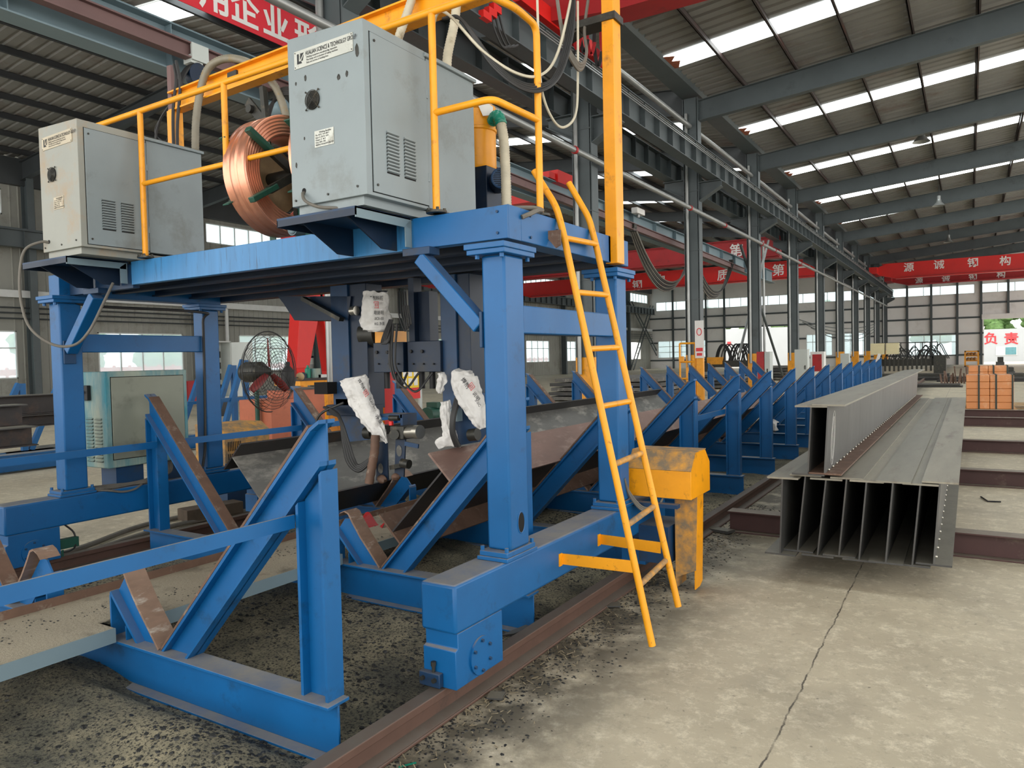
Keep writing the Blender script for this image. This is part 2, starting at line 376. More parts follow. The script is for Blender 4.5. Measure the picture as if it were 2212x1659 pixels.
ys = [-.6+8.4*(j/230) if j <= 230 else 7.8+22*((j-230)/(ny-231)) for j in range(ny)]
mb.v = [V((x, y, grit_z(x, y))) for y in ys for x in xs]
mb.f = [(j*nx+i, j*nx+i+1, (j+1)*nx+i+1, (j+1)*nx+i) for j in range(ny-1) for i in range(nx-1)]
GZ = [p.z for p in mb.v]
def gz(x, y):
    u = min(max((x+5.98)/3.88*(nx-1), 0), nx-1.001); w = min(max((y+.6)/8.4*230, 0), 229.0)
    i, j = int(u), int(w); a, b = u-i, w-j
    return (GZ[j*nx+i]*(1-a)+GZ[j*nx+i+1]*a)*(1-b)+(GZ[(j+1)*nx+i]*(1-a)+GZ[(j+1)*nx+i+1]*a)*b
tag(mb.build('grit_bed', 'grit'), 'dark iron grit and dust bed between the gantry rails', 'grit', kind='stuff')
# loose scale flakes
rng = np.random.default_rng(5); vs = []; fs = []
def flake(x, y, z, s):
    a = RN.uniform(0, 2*PI); b = len(vs); k = RN.choice((4, 5)); t = RN.uniform(.18, .4)*s; tx, ty = RN.uniform(-.3, .3), RN.uniform(-.3, .3)
    for h in (0, t):
        for i in range(k):
            r = s*RN.uniform(.6, 1.1)*(.75 if h else 1); c = a+2*PI*i/k; dx, dy = r*math.cos(c), r*math.sin(c)*.75
            vs.append((x+dx, y+dy, z+h+dx*tx+dy*ty))
    fs.append(tuple(range(b+k, b+2*k)))
    fs.extend((b+i, b+(i+1) % k, b+k+(i+1) % k, b+k+i) for i in range(k))
from mathutils import noise as _ns
n = 0
while n < 15000:
    y = .75+8.3*RN.random()**1.5; x = RN.uniform(-5.9, -2.12)
    d = _ns.noise(V((x*1.3, y*1.3, 0)))
    if RN.random() > .45+.9*d or (1.0 < y < 1.95 and -4.6 < x < -2.9 and RN.random() < .55): continue
    flake(x, y, gz(x, y)-.001, RN.choice((.005, .006, .008, .010, .013, .018))*RN.uniform(.8, 1.2)); n += 1
while n < 18600:
    y = .95+7*RN.random()**1.3; x = -1.98+abs(RN.gauss(0, .17))
    if x > -1.2: continue
    flake(x, y, 0.0, RN.choice((.005, .006, .008, .012))*RN.uniform(.8, 1.2)); n += 1
me = MB(); me.v = [V(p) for p in vs]; me.f = fs
tag(me.build('scale_flakes', 'flake', smooth=False), 'loose black iron scale flakes scattered over the grit', 'flakes', kind='stuff')
# straw-like shavings beside the rail
mb = MB()
for _ in range(420):
    y = 1.1+5.5*RN.random(); x = -1.95+abs(RN.gauss(0, .13)); a = RN.uniform(0, PI); l = RN.uniform(.01, .045)
    mb.bar((x, y, .006), (x+l*math.cos(a), y+l*math.sin(a), .006+RN.uniform(0, .008)), .004, .002)
tag(mb.build('metal_shavings', mat('pale_shavings', srgb(140, 128, 104), .7, 0, .3, 60), smooth=False), 'pale shavings and splinters littered along the near rail', 'shavings', kind='stuff')
# rails
for nm, x in (('right', -2.03), ('left', -6.08)):
    mb = MB(); y0, y1 = -1.5, 45
    mb.box(x-.065, x+.065, y0, y1, .002, .016).box(x-.012, x+.012, y0, y1, .016, .1).box(x-.037, x+.037, y0, y1, .1, .135)
    mb.prism([(x-.06, y0, .016), (x+.06, y0, .016), (x+.012, y0, .034), (x-.012, y0, .034)], (0, y1-y0, 0))
    tag(mb.build('gantry_rail', 'rail', bevel=.004), 'rust-brown gantry rail on the open floor side of the grit bed' if nm == 'right' else 'gantry rail under the control cabinet side of the gantry', 'rail', 'gantry rails')
# ------------------------------------------------------------------ roofs
SR = .095
def zr(x): return 10.02+SR*(x+7.5)
def zl(x): return 10.5+SR*(x+34) if x < -20.85 else 10.5+SR*13.15-SR*(x+20.85)
def ribbed(mb, x0, x1, zf, y0, y1, step=.42, h=.05):
    ys = []; y = y0
    while y < y1:
        ys += [(y, 0), (y+step*.62, 0), (y+step*.70, h), (y+step*.92, h)]; y += step
    ys.append((y1, 0)); b = len(mb.v)
    for (yy, hh) in ys: mb.v += [V((x0, yy, zf(x0)+hh)), V((x1, yy, zf(x1)+hh))]
    for i in range(len(ys)-1): mb.f.append((b+2*i, b+2*i+2, b+2*i+3, b+2*i+1))
mb = MB(); ribbed(mb, -7.45, 20, zr, -8, YF+.1)
struct(mb, 'ceiling', 'roof', 'ribbed grey roof sheeting over the bay on the open floor side', 'roof', sharp=20)
mb = MB(); ribbed(mb, -34.2, -20.85, zl, -8, YF+.1); ribbed(mb, -20.85, -7.95, zl, -8, YF+.1)
struct(mb, 'ceiling', 'roof', 'ribbed grey roof sheeting over the bay behind the gantry', 'roof', sharp=20)
struct(MB().prism([(-8.0, -8, 9.95), (-7.4, -8, 9.95), (-7.25, -8, 10.12), (-8.15, -8, 10.12)], (0, YF+8, 0)), 'trim_1', 'col', 'grey box gutter along the tops of the column row', 'gutter')
rust_end = mat('rusty_sheet_end', srgb(150, 84, 58), .7, 0, .4, 14)
ordn = ('first', 'second', 'third', 'fourth', 'fifth', 'sixth', 'seventh', 'eighth', 'ninth', 'tenth', 'eleventh', 'twelfth', 'thirteenth', 'fourteenth', 'fifteenth', 'sixteenth', 'seventeenth', 'eighteenth', 'nineteenth', 'twentieth')
for k in range(-1, 6):
    yc = 8*(k+1)+4.85
    x0 = -7.35
    mb = MB().prism([(x0, yc-.5, zr(x0)-.02), (x0, yc+.5, zr(x0)-.02), (18, yc+.5, zr(18)-.02), (18, yc-.5, zr(18)-.02)], (0, 0, .012))
    o = tag(mb.build('skylight', 'skylight', smooth=False), 'bright skylight strip across the open-floor roof, %s from the front' % ordn[k+1], 'skylight', 'skylight strips over the open floor bay', 'structure')
    tag(MB().prism([(x0-.02, yc-.5, zr(x0)-.03), (x0-.02, yc+.5, zr(x0)-.03), (x0+.12, yc+.5, zr(x0)-.028), (x0+.3, yc+.1, zr(x0+.3)-.028), (x0+.1, yc-.05, zr(x0)-.028), (x0+.28, yc-.3, zr(x0+.3)-.028)], (0, 0, .008)).build('rusty_end', rust_end, o, smooth=False), 'rust-stained end')
for k in range(0, 10):
    yc = 8*k+5.0
    mb = MB().prism([(-20.6, yc-.5, zl(-20.6)-.02), (-20.6, yc+.5, zl(-20.6)-.02), (-9.2, yc+.5, zl(-9.2)-.02), (-9.2, yc-.5, zl(-9.2)-.02)], (0, 0, .012))
    tag(mb.build('skylight', 'skylight', smooth=False), 'skylight strip over the bay behind the gantry, %s from the front' % ordn[k], 'skylight', 'skylight strips over the rear bay', 'structure')
# purlins
i = 0
x = -6.0
while x < 19:
    z = zr(x)-.015
    mb = MB().box(x-.012, x+.012, -8, YF, z-.2, z).box(x-.012, x+.06, -8, YF, z-.2, z-.19).box(x-.06, x+.012, -8, YF, z-.01, z)
    struct(mb, 'roof_purlin', 'purlin', 'dark red-brown purlin under the open-floor roof, %s from the column row' % ordn[i], 'purlin', 'purlins over the open floor bay'); x += 1.55; i += 1
i = 0
x = -32.9
while x < -8.3:
    z = zl(x)-.015
    mb = MB().box(x-.012, x+.012, -8, YF, z-.22, z).box(x-.012, x+.09, -8, YF, z-.22, z-.205).box(x-.06, x+.012, -8, YF, z-.01, z)
    struct(mb, 'roof_purlin', 'purlin_grey', 'dark grey purlin under the rear bay roof, %s from the left wall' % ordn[i], 'purlin', 'purlins over the rear bay'); x += 1.64; i += 1
# rafters and columns, one frame every 8 m
def rafter(mb, P, Y):  # P list of (x, ztop, zbot)
    for (xa, ta, ba), (xb, tb, bb) in zip(P, P[1:]):
        mb.prism([(xa, Y-.008, ba), (xb, Y-.008, bb), (xb, Y-.008, tb), (xa, Y-.008, ta)], (0, .016, 0))
        mb.prism([(xa, Y-.12, ta), (xb, Y-.12, tb), (xb, Y-.12, tb-.018), (xa, Y-.12, ta-.018)], (0, .24, 0))
        mb.prism([(xa, Y-.12, ba), (xb, Y-.12, bb), (xb, Y-.12, bb+.018), (xa, Y-.12, ba+.018)], (0, .24, 0))
colproto = None
for k in range(1, 12):
    Y = 8.0*k-.08
    if k < 11:
        mb = MB(); rafter(mb, [(-7.5, zr(-7.5)-.22, 9.15), (3, zr(3)-.22, 10.0), (19, zr(19)-.22, 11.3)], Y)
        struct(mb, 'roof_rafter', 'col', 'slate grey roof rafter over the open floor, %s from the front' % ordn[k-1], 'rafter', 'rafters over the open floor bay')
        mb = MB(); rafter(mb, [(-33.8, zl(-33.8)-.24, 9.5), (-20.85, zl(-20.85)-.24, 11.0), (-7.9, zl(-7.9)-.24, 9.4)], Y)
        struct(mb, 'roof_rafter', 'col_dark', 'dark grey roof rafter over the rear bay, %s from the front' % ordn[k-1], 'rafter', 'rafters over the rear bay')
    lab = 'tall grey steel column with yellow base, %s from the front of the middle row' % ordn[k-1]
    if colproto is None:
        c = thing('steel_column', lab, 'column', (XC, Y, 0), 'columns of the middle row', 'structure'); colproto = c
        mb = MB().box(XC-.23, XC+.23, Y-.008, Y+.008, 1.6, 9.9)
        mb.box(XC-.25, XC-.225, Y-.17, Y+.17, 1.6, 9.9).box(XC+.225, XC+.25, Y-.17, Y+.17, 1.6, 9.9)
        mb.box(XC-.2, XC+.2, Y-.165, Y-.15, 1.6, 9.9)
        for z in (3.4, 5.0, 6.3, 6.9, 8.2): mb.box(XC-.26, XC+.26, Y-.18, Y+.18, z, z+.025)
        mb.build('shaft', 'col', c)
        MB().box(XC-.255, XC+.255, Y-.175, Y+.175, .02, 1.6).build('painted_base', 'yellow', c)
        MB().box(XC-.33, XC+.33, Y-.25, Y+.25, 0, .02).build('base_plate', 'col_dark', c)
        for sx, zb in ((1, 7.18), (-1, 7.33)):
            xo = XC+sx*.25; xe = XC+sx*.95
            mb = MB().prism([(xo, Y-.01, zb), (xe, Y-.01, zb), (xe, Y-.01, zb-.2), (xo, Y-.01, zb-.6)], (0, .02, 0)).bar((xo, Y, zb-.012), (xe, Y, zb-.012), .3, .024)
            mb.bar((xo, Y, zb-.6), (xe, Y, zb-.2), .3, .02); mb.build('bracket', 'col', c)
        MB().cyl((XC-.12, Y-.235, 1.2), (XC-.12, Y-.235, 9.4), .055, 10).build('downpipe', 'pipe', c)
    else:
        dup(colproto, None, (XC, Y, 0), lab)
# runway beams with stiffeners
def runway(name, x, z0, h, bw, y0, y1, mt, label, step=1.0, rail=True, z1=None):
    z1 = z0 if z1 is None else z1
    mb = MB().ibeam((x, y0, z0+h/2), (x, y1, z1+h/2), h, bw, .014, .02)
    y = y0+.5
    while y < y1:
        zz = z0+(z1-z0)*(y-y0)/(y1-y0); mb.box(x-bw/2+.02, x+bw/2-.02, y-.006, y+.006, zz+.02, zz+h-.02); y += step
    if rail: mb.box(x-.03, x+.03, y0, y1, max(z0, z1)+h, max(z0, z1)+h+.09)
    return struct(mb, name, mt, label, 'crane beam')
runway('runway_beam', -6.95, 7.19, .66, .34, -6, 87.5, 'col', 'upper crane runway beam on the open-floor side of the columns')
runway('runway_beam', -8.42, 7.34, .64, .34, -6, 87.5, 'col', 'upper crane runway beam on the rear side of the columns')
runway('runway_beam', -8.75, 5.42, .60, .30, -6, 40, 'palegrey', 'lower pale blue-grey runway beam behind the brown trolley beam', 1.9, False, 5.22)
mb = MB().ibeam((-8.38, -6, 5.73), (-8.38, 33, 5.22), .2, .13, .012, .02)
struct(mb, 'trolley_beam', 'brownbeam', 'red-brown I-beam carrying the festoon cable trolleys', 'trolley beam')
for i in range(3):
    tag(MB().bar((-6.74-.05*i, -6, 7.62+.1*i), (-6.74-.05*i, 87, 7.62+.1*i), .03, .025).build('conductor_bar', 'pipe'), '%s conductor bar along the open-floor runway beam' % ('lowest', 'middle', 'topmost')[i], 'conductor bar', 'crane conductor bars')
tag(MB().tube([(-7.3, -3, 6.1), (-7.3, 40, 6.12), (-7.3, 86.5, 6.2)], .065, 12).build('water_pipe', 'pipe'), 'long galvanised pipe with red clamps slung along the column row', 'pipe')
for i, y in enumerate((7.8, 14.6, 16.6, 22.4, 26.2, 31.6, 34.0, 39.8)):
    tag(MB().cyl((-7.3, y-.035, 6.11), (-7.3, y+.035, 6.11), .085, 12).build('pipe_clamp', 'red_dull'), 'red clamp ring on the long galvanised pipe, %s from the front' % ordn[i], 'clamp', 'red pipe clamps')
struct(MB().tube([(-7.72, -6, 9.0), (-7.72, 87, 9.0)], .085, 12), 'tie_pipe', 'pipe', 'grey tie pipe linking the column tops under the gutter', 'pipe')
# ------------------------------------------------------------------ walls
def cells(a0, a1, z0, z1, ops):
    A = sorted({a0, a1}|{min(max(v, a0), a1) for o in ops for v in o[:2]}); Z = sorted({z0, z1}|{min(max(v, z0), z1) for o in ops for v in o[2:]})
    for p, q in zip(A, A[1:]):
        for r, s in zip(Z, Z[1:]):
            m, n = (p+q)/2, (r+s)/2
            if q-p > 1e-6 and s-r > 1e-6 and not any(o[0] < m < o[1] and o[2] < n < o[3] for o in ops): yield p, q, r, s
winY = [(13.4+7.7*i-2.15, 13.4+7.7*i+2.15, 1.25, 3.25) for i in range(10)]
hiY = [(8.0*k-7.2, 8.0*k-.8, 8.05, 9.1) for k in range(1, 12)]
mb = MB()
for p, q, r, s in cells(-8, YF, 0, 10.5, winY+hiY):
    mb.box(XL-.06, XL, p, q, r, s)
    y = math.ceil(p/.33)*.33
    while y < q-.03:
        mb.prism([(XL, y-.035, r), (XL, y+.035, r), (XL+.03, y+.018, r), (XL+.03, y-.018, r)], (0, 0, s-r)); y += .33
struct(mb, 'wall_left', 'wall', 'grey ribbed sheet wall on the far side of the rear bay', 'wall')
def window(idx, axis, c, a0, a1, z0, z1, nv, nh, lab, tilt=False):
    w = thing('window_%d' % idx, lab, 'window', (c, a0, z0) if axis == 'x' else (a0, c, z0), kind='structure')
    mb = MB(); t = .05
    def bx(a, b, r, s, d=.05):
        mb.box(c-d, c+d, a, b, r, s) if axis == 'x' else mb.box(a, b, c-d, c+d, r, s)
    bx(a0, a1, z0, z0+t); bx(a0, a1, z1-t, z1); bx(a0, a0+t, z0, z1); bx(a1-t, a1, z0, z1)
    for i in range(1, nv): a = a0+(a1-a0)*i/nv; bx(a-t/2, a+t/2, z0, z1, .04)
    for i in range(1, nh): z = z0+(z1-z0)*(i/nh if nh > 2 else .64); bx(a0, a1, z-t/2, z+t/2, .04)
    mb.build('window_frame', 'framewhite', w)
    g = MB()
    (g.box(c-.004, c+.004, a0+t, a1-t, z0+t, z1-t) if axis == 'x' else g.box(a0+t, a1-t, c-.004, c+.004, z0+t, z1-t)); g.build('pane', 'glass', w, smooth=False)
wi = 1
for i, (a, b, r, s) in enumerate(winY[:9]):
    window(wi, 'x', XL-.03, a, b, r, s, 4, 2, 'white-framed window low in the ribbed wall, %s from the front' % ordn[i]); wi += 1
for i, (a, b, r, s) in enumerate(hiY):
    window(wi, 'x', XL-.03, a, b, r, s, 7, 1, 'clerestory window band high in the ribbed wall, %s from the front' % ordn[i]); wi += 1
# far wall
opsF = [(-5.5, -1.2, 1.0, 3.1), (1.16, 9.5, 0, 4.5), (-33, -27.0, 1.3, 3.4), (-24.6, -17.0, 0, 4.65), (-15.6, -12.9, 1.2, 3.6), (-11.7, -9.2, 1.2, 3.6),
        (-33.2, -21.5, 7.1, 8.2), (-21, -8.3, 7.1, 8.2), (-7.1, .4, 7.15, 8.1), (.9, 8, 7.15, 8.1), (8.6, 19, 7.15, 8.1)]
mb = MB()
for p, q, r, s in cells(-34, 20, 0, 13, opsF): mb.box(p, q, YF, YF+.1, r, s)
struct(mb, 'wall_far', 'panel', 'white panelled end wall with grey girts', 'wall', smooth=False)
mb = MB()
for z in (1.0, 3.15, 4.75, 6.15): 
    for p, q, r, s in cells(-34, 20, z-.09, z+.09, opsF): mb.box(p, q, YF-.12, YF-.005, r, s)
struct(mb, 'trim_2', 'girt', 'horizontal grey girts on the white end wall', 'girt')
for i, x in enumerate((-31, -26.9, -24.7, -21.2, -16.8, -12.4, -8.4, -5.6, -3.4, -1.1, .95, 3.2, 6.2, 9.7)):
    h0 = 4.6 if x in (3.2, 6.2, -21.2) else 0
    struct(MB().box(x-.1, x+.1, YF-.2, YF-.005, h0, 9.6), 'wall_post', 'girt', 'grey wall post on the white end wall, %s from its left corner' % ordn[i], 'wall post', 'end wall posts')
struct(MB().box(1.0, 9.7, YF-.3, YF-.02, 4.5, 5.0), 'door_1', 'panel', 'rolled-up white shutter above the open end door', 'door')
for (a, b, r, s), nv, nh, lab in ((opsF[0], 3, 2, 'wide window beside the open end door'), (opsF[2], 4, 3, 'window in the end wall near its left corner'), (opsF[4], 4, 2, 'window in the end wall right of the wide doorway'),
        (opsF[5], 4, 2, 'window in the end wall just behind the column row'), (opsF[6], 9, 1, 'clerestory band at the left corner of the end wall'), (opsF[7], 10, 1, 'clerestory band of the end wall above the wide doorway'), (opsF[8], 5, 1, 'clerestory band under the big red crane'), (opsF[9], 5, 1, 'clerestory band above the open end door'), (opsF[10], 7, 1, 'clerestory band right of the open end door')):
    window(wi, 'y', YF+.05, a, b, r, s, nv, nh, lab); wi += 1
# left wall services
struct(MB().box(XL+.1, XL+.35, -8, YF, 4.62, 4.92), 'gutter_trim', 'framewhite', 'white ledge running along the ribbed wall', 'ledge')
for i, z in enumerate((4.2, 3.98, 3.75)):
    tag(MB().tube([(XL+.25, -8, z), (XL+.25, YF, z)], .035, 8).build('service_pipe', 'col_dark'), '%s of three thin pipes along the ribbed wall' % ('topmost', 'middle', 'lowest')[i], 'pipe', 'thin wall pipes')
struct(MB().box(XL+.02, XL+.3, -8, YF, 9.3, 10.4), 'eave_beam', 'col_dark', 'dark eave beam above the ribbed wall clerestory', 'beam')
runway('runway_beam', XL+1.0, 6.6, .7, .35, -8, 87, 'col', 'crane runway beam along the ribbed wall', 1.0)
for k in range(1, 11):
    Y = 8.0*k
    struct(MB().ibeam((XL+.45, Y, 0), (XL+.45, Y, 9.6), .5, .28, up=(1, 0, 0)), 'wall_column', 'col', 'grey steel column against the ribbed wall, %s from the front' % ordn[k-1], 'column', 'columns along the ribbed wall')
# ------------------------------------------------------------------ outside
struct(MB().box(-90, 60, YF+.15, 150, -.25, -.05), 'outside_ground', mat('outside_paving', srgb(176, 172, 164), .8, 0, .05, .3), 'pale paving outside the end door', 'ground')
struct(MB().box(-90, -34.3, -20, 88, -.25, -.05), 'outside_ground', mat('outside_yard', srgb(196, 198, 190), .8, 0, .05, .3), 'pale yard outside the ribbed wall', 'ground')
b = thing('outside_building', 'white low building with red characters seen through the end door', 'building', (8, 110, 0))
MB().box(-2, 24, 110, 116, -.05, 3.95).build('wall', 'outwall', b)
for ch, (px, py) in (('负', (2140, 730)), ('责', (2184, 730))):
    mb = MB(); p = yp(px, py, 109.98); text(mb, ch, 1.55, (p.x, 109.97, p.z-.65), (1, 0, 0), (0, 0, 1), True, .02); mb.build('character', 'redink', b, smooth=False)
p = yp(2174, 758, 110); MB().box(p.x-1.1, p.x+1.1, 109.94, 110.02, p.z-.55, p.z+.55).build('window', 'framewhite', b)
MB().box(p.x-.1, p.x+1.0, 109.9, 109.95, p.z-.45, p.z+.45).build('pane', mat('teal_glass', srgb(96, 150, 158), .2), b)
b2 = thing('outside_building', 'white building seen through the wide doorway of the end wall', 'building', (-26, 108, 0))
MB().box(-44, -14, 108, 114, -.05, 5.2).build('wall', 'outwall', b2)
for px, py, ww, hh in ((1640, 745, .5, .9), (1575, 742, .5, .5), (1728, 756, 1.2, 1.2)):
    p = yp(px, py, 107.95); MB().box(p.x-ww/2, p.x+ww/2, 107.9, 107.98, p.z-hh/2, p.z+hh/2).build('red_notice', 'redink', b2)
def treeblob(loc, r, h, lab, grp):
    r *= .8
    t = thing('tree', lab, 'tree', loc, grp); mb = MB()
    for _ in range(26):
        a = RN.uniform(0, 2*PI); q = RN.uniform(0, .8)*r
        mb.ball((loc[0]+q*math.cos(a), loc[1]+q*math.sin(a), loc[2]+h*RN.uniform(.45, 1)), RN.uniform(.25, .42)*r, None, RN.uniform(.2, .32)*r, 10, 7, .16)
    mb.build('crown', 'tree', t); MB().cyl(loc, (loc[0], loc[1], loc[2]+h*.6), .2, 8).build('trunk', 'oldwood', t)
for i in range(9):
    treeblob((-6+4.6*i, 122+RN.uniform(-2, 2), 0), 3.6, 6.4+RN.uniform(-.5, .9), 'leafy tree behind the white low building, %s in the row' % ordn[i], 'trees behind the outside building')
for i in range(4):
    treeblob((-36+6*i, 120, 0), 4, 8.5, 'leafy tree behind the white building at the wide doorway, %s in the row' % ordn[i], 'trees behind the doorway building')
for i in range(8):
    treeblob((-52+RN.uniform(-2, 2), 18+8*i, 0), 3.4, 4.2+RN.uniform(-.4, .5), 'tree in the yard behind the ribbed wall, %s from the front' % ordn[i], 'trees in the yard')
mb = MB().box(-45.1, -45, -5, 84, 1.3, 1.65)
for i in range(90): mb.box(-45.15, -44.95, -5+i, -4.9+i, 0, 1.75)
tag(mb.build('yard_fence', 'redink'), 'red fence in the yard outside the ribbed wall windows', 'fence')
# ================================================================== WELDING CRADLES (jigs)
JY0, JS, NJ = 2.112, 1.565, 15
CX = -4.04
def mx(x, s): return x if s > 0 else 2*CX-x
def cradle(Y, label):
    t = thing('welding_cradle', label, 'cradle', (CX, Y, 0), 'welding cradles between the rails')
    hw = .045; o = .018
    MB().ibeam((2*CX+2.16, Y, .1185), (-2.16, Y, .1185), .237, .12, .010, .014).build('base_beam', 'blue', t, bevel=.002)
    for s in (1, -1):
        P = lambda x, z, y=0: V((mx(x, s), Y+o+y, z))
        def pr(mb, q, w): return mb.prism([P(x, z, -w) for x, z in q], (0, 2*w, 0))
        # long inclined arm: web between two flanges, end cut plumb
        mb = pr(MB(), [(-3.305, .237), (-2.255, 1.34), (-2.198, 1.375), (-2.198, 1.19), (-3.106, .237)], .005)
        pr(mb, [(-3.305, .237), (-2.255, 1.34), (-2.247, 1.326), (-3.287, .237)], hw); pr(mb, [(-2.255, 1.34), (-2.198, 1.375), (-2.198, 1.359), (-2.25, 1.326)], hw)
        pr(mb, [(-3.106, .237), (-2.198, 1.19), (-2.198, 1.208), (-3.124, .237)], hw)
        mb.build('long_arm', 'blue', t)
        pr(MB(), [(-3.317, .243), (-2.262, 1.353), (-2.254, 1.344), (-3.308, .237)], hw).build('wear_strip', 'rust', t)
        mb = pr(MB(), [(-2.33, .237), (-2.20, .237), (-2.20, 1.172), (-2.23, 1.14), (-2.33, 1.04)], .005)
        pr(mb, [(-2.207, .237), (-2.192, .237), (-2.192, 1.172), (-2.207, 1.157)], hw)
        pr(mb, [(-2.345, .237), (-2.33, .237), (-2.33, 1.035), (-2.345, 1.02)], hw)
        mb.build('post', 'blue', t)
        mb = pr(MB(), [(-3.33, .237), (-3.50, .237), (-3.715, .46), (-3.66, .53), (-3.60, .535)], .005)
        pr(mb, [(-3.52, .237), (-3.73, .455), (-3.718, .467), (-3.50, .237)], hw)
        mb.build('short_arm', 'blue', t)
        pr(MB(), [(-3.731, .237), (-3.719, .237), (-3.719, .455), (-3.731, .445)], hw).build('prop', 'blue', t)
        pr(MB(), [(-3.60, .237), (-3.592, .237), (-3.592, .30), (-3.60, .31)], hw).build('stiffener', 'blue', t)
        top = [(-3.318, .24), (-3.40, .335), (-3.48, .425), (-3.55, .52), (-3.585, .575), (-3.62, .588), (-3.66, .572), (-3.69, .545)]
        mb = MB()
        for (xa, za), (xb, zb) in zip(top, top[1:]):
            pr(mb, [(xa, za), (xb, zb), (xb+.009, zb+.009), (xa+.009, za+.009)], hw+.01)
        mb.build('wear_plate', 'worn', t)
    return t
def clab(k):
    if k == 0: return 'front blue welding cradle, clear of the gantry in the grit'
    if k == 1: return 'blue welding cradle just in front of the gantry front legs'
    if k == 2: return 'blue welding cradle inside the gantry legs under the platform'
    return 'blue steel welding cradle, %s behind the gantry' % ordn[k-3]
c0 = cradle(JY0, clab(0))
cr = [c0]+[dup(c0, None, (CX, JY0+JS*k, 0), clab(k)) for k in range(1, NJ)]
W.update({c: V((CX, JY0+JS*k, 0)) for k, c in enumerate(cr)})
for k, s in ((0, 1), (4, 1), (1, -1), (2, -1), (3, -1)):
    x2 = mx(-2.352, s); Y = JY0+JS*k
    MB().box(x2-.006, x2+.006, Y-JS+.085, Y-.03, .93, .985).build('strut', 'blue', cr[k])
# walkway between the short arms
mb = MB(); yA, yB = -.4, JY0+JS*(NJ-1)+.4
mb.box(-4.25, -3.775, yA, yB, .30, .308)
for k in range(-1, NJ):
    a = JY0+JS*k+.09; b = a+JS-.16
    mb.box(-3.775, -3.62, max(a, yA), min(b, yB), .30, .308)
t = tag(mb.build('walkway_plate', mat('dusty_chequer_plate', srgb(158, 148, 128), .7, 0, .1, 3, dirt=srgb(96, 90, 78), damt=.45, dscale=3.2, bump=.6, bscale=70)), 'dusty chequer plate walkway down the middle of the cradles', 'walkway')
mb = MB()
for k in range(-1, NJ):
    a = JY0+JS*k+.09; b = a+JS-.16
    mb.box(-3.62, -3.61, max(a, yA), min(b, yB), .238, .309)
mb.build('edge_flange', 'palegrey', t)
MB().box(-4.262, -4.25, yA, yB, .238, .355).build('kerb_strip', 'rust', t)
# grit on the walkway
mb = MB(); vs.clear(); fs.clear()
for _ in range(2200):
    y = .6+7*RN.random(); x = RN.uniform(-4.23, -3.66)
    if _ns.noise(V((x*2, y*1.6, 7))) > -.05: flake(x, y, .308, RN.uniform(.003, .010))
mb.v = [V(p) for p in vs]; mb.f = list(fs); tag(mb.build('walkway_grit', 'flake', smooth=False), 'black grit lying on the chequer plate walkway', 'grit', kind='stuff')
# ------------------------------------------------------------------ workpieces in the cradles (tilted H beams)
def hbeam_uv(name, s, u0, v0, h, bf, ya, yb, label, mts):
    """H section in the V of the cradles: u along the long arm, v along the short arm"""
    vx = mx(-3.305, s)
    def P(u, v, y): return V((vx+s*.7071*(u-v), y, .237+.7071*(u+v)))
    t = thing(name, label, 'beam', P(u0+h/2, v0+bf/2, (ya+yb)/2), 'beams lying in the cradles')
    tf = .014
    for nm, q, m in (('flange', [(u0, v0), (u0+tf, v0), (u0+tf, v0+bf), (u0, v0+bf)], mts[0]), ('web', [(u0+tf, v0+bf/2-.006), (u0+h-tf, v0+bf/2-.006), (u0+h-tf, v0+bf/2+.006), (u0+tf, v0+bf/2+.006)], mts[1]), ('flange', [(u0+h-tf, v0), (u0+h, v0), (u0+h, v0+bf), (u0+h-tf, v0+bf)], mts[2])):
        MB().prism([P(u, v, ya) for u, v in q], (0, yb-ya, 0)).build(nm, m, t, smooth=False)
    return t
hbeam_uv('steel_beam', -1, .05, .016, .655, .31, 3.93, 13.6, 'wide grey H-beam lying in the far side of the cradles under the welding heads', ('steel_dark', 'steel_web', 'steel_dark'))
hbeam_uv('steel_beam', 1, .115, .016, .64, .31, 3.80, 13.2, 'H-beam with red-brown flange lying in the near side of the cradles', ('rust', 'steel_dark', 'rustplate'))
# ================================================================== GANTRY
g = thing('welding_gantry', 'big blue welding gantry straddling the rails, with yellow railing, ladder and mast', 'gantry', (CX, 3.8, .1))
def carriage(s):
    a, b = (-2.125, -1.93) if s > 0 else (-6.18, -5.985)
    MB().box(a, b, 2.6, 5.25, .385, .605).build('carriage_beam', 'blue', g, bevel=.014)
    for ya, yb in ((2.612, 2.985), (4.86, 5.235)):
        w = MB().prism([(a+.01, ya-.012, .138), (a+.01, yb, .138), (a+.01, yb, .386), (a+.01, ya+.008, .386), (a+.01, ya+.008, .318), (a+.01, ya-.012, .31)], (b-a-.014, 0, 0)).build('wheel_box', 'blue', g, bevel=.003)
        yc = (ya+yb)/2-.005
        d = MB().cyl((b-.004, yc, .232), (b+.006, yc, .232), .088, 32)
        d.build('cover_disc', 'blue', w)
        for k in range(6):
            q = PI/6+k*PI/3; d2 = MB().cyl((b+.005, yc+.07*math.cos(q), .232+.07*math.sin(q)), (b+.016, yc+.07*math.cos(q), .232+.07*math.sin(q)), .0085, 6)
            d2.build('bolt', 'blue_dark', w)
    m = MB().box(a+.005, b-.075, 2.57, 2.601, .142, .205); m.build('rail_sweep', 'blue_dark', g, bevel=.004)
    m = MB(); 
    for x in (a+.03, b-.1): m.cyl((x, 2.555, .178), (x, 2.571, .178), .011, 6)
    m.cyl((a+.075, 2.588, .205), (a+.075, 2.588, .232), .008, 8).cyl((a+.075, 2.588, .232), (a+.075, 2.588, .252), .012, 8); m.build('sweep_bolt', 'gunmetal', g)
carriage(1); carriage(-1)
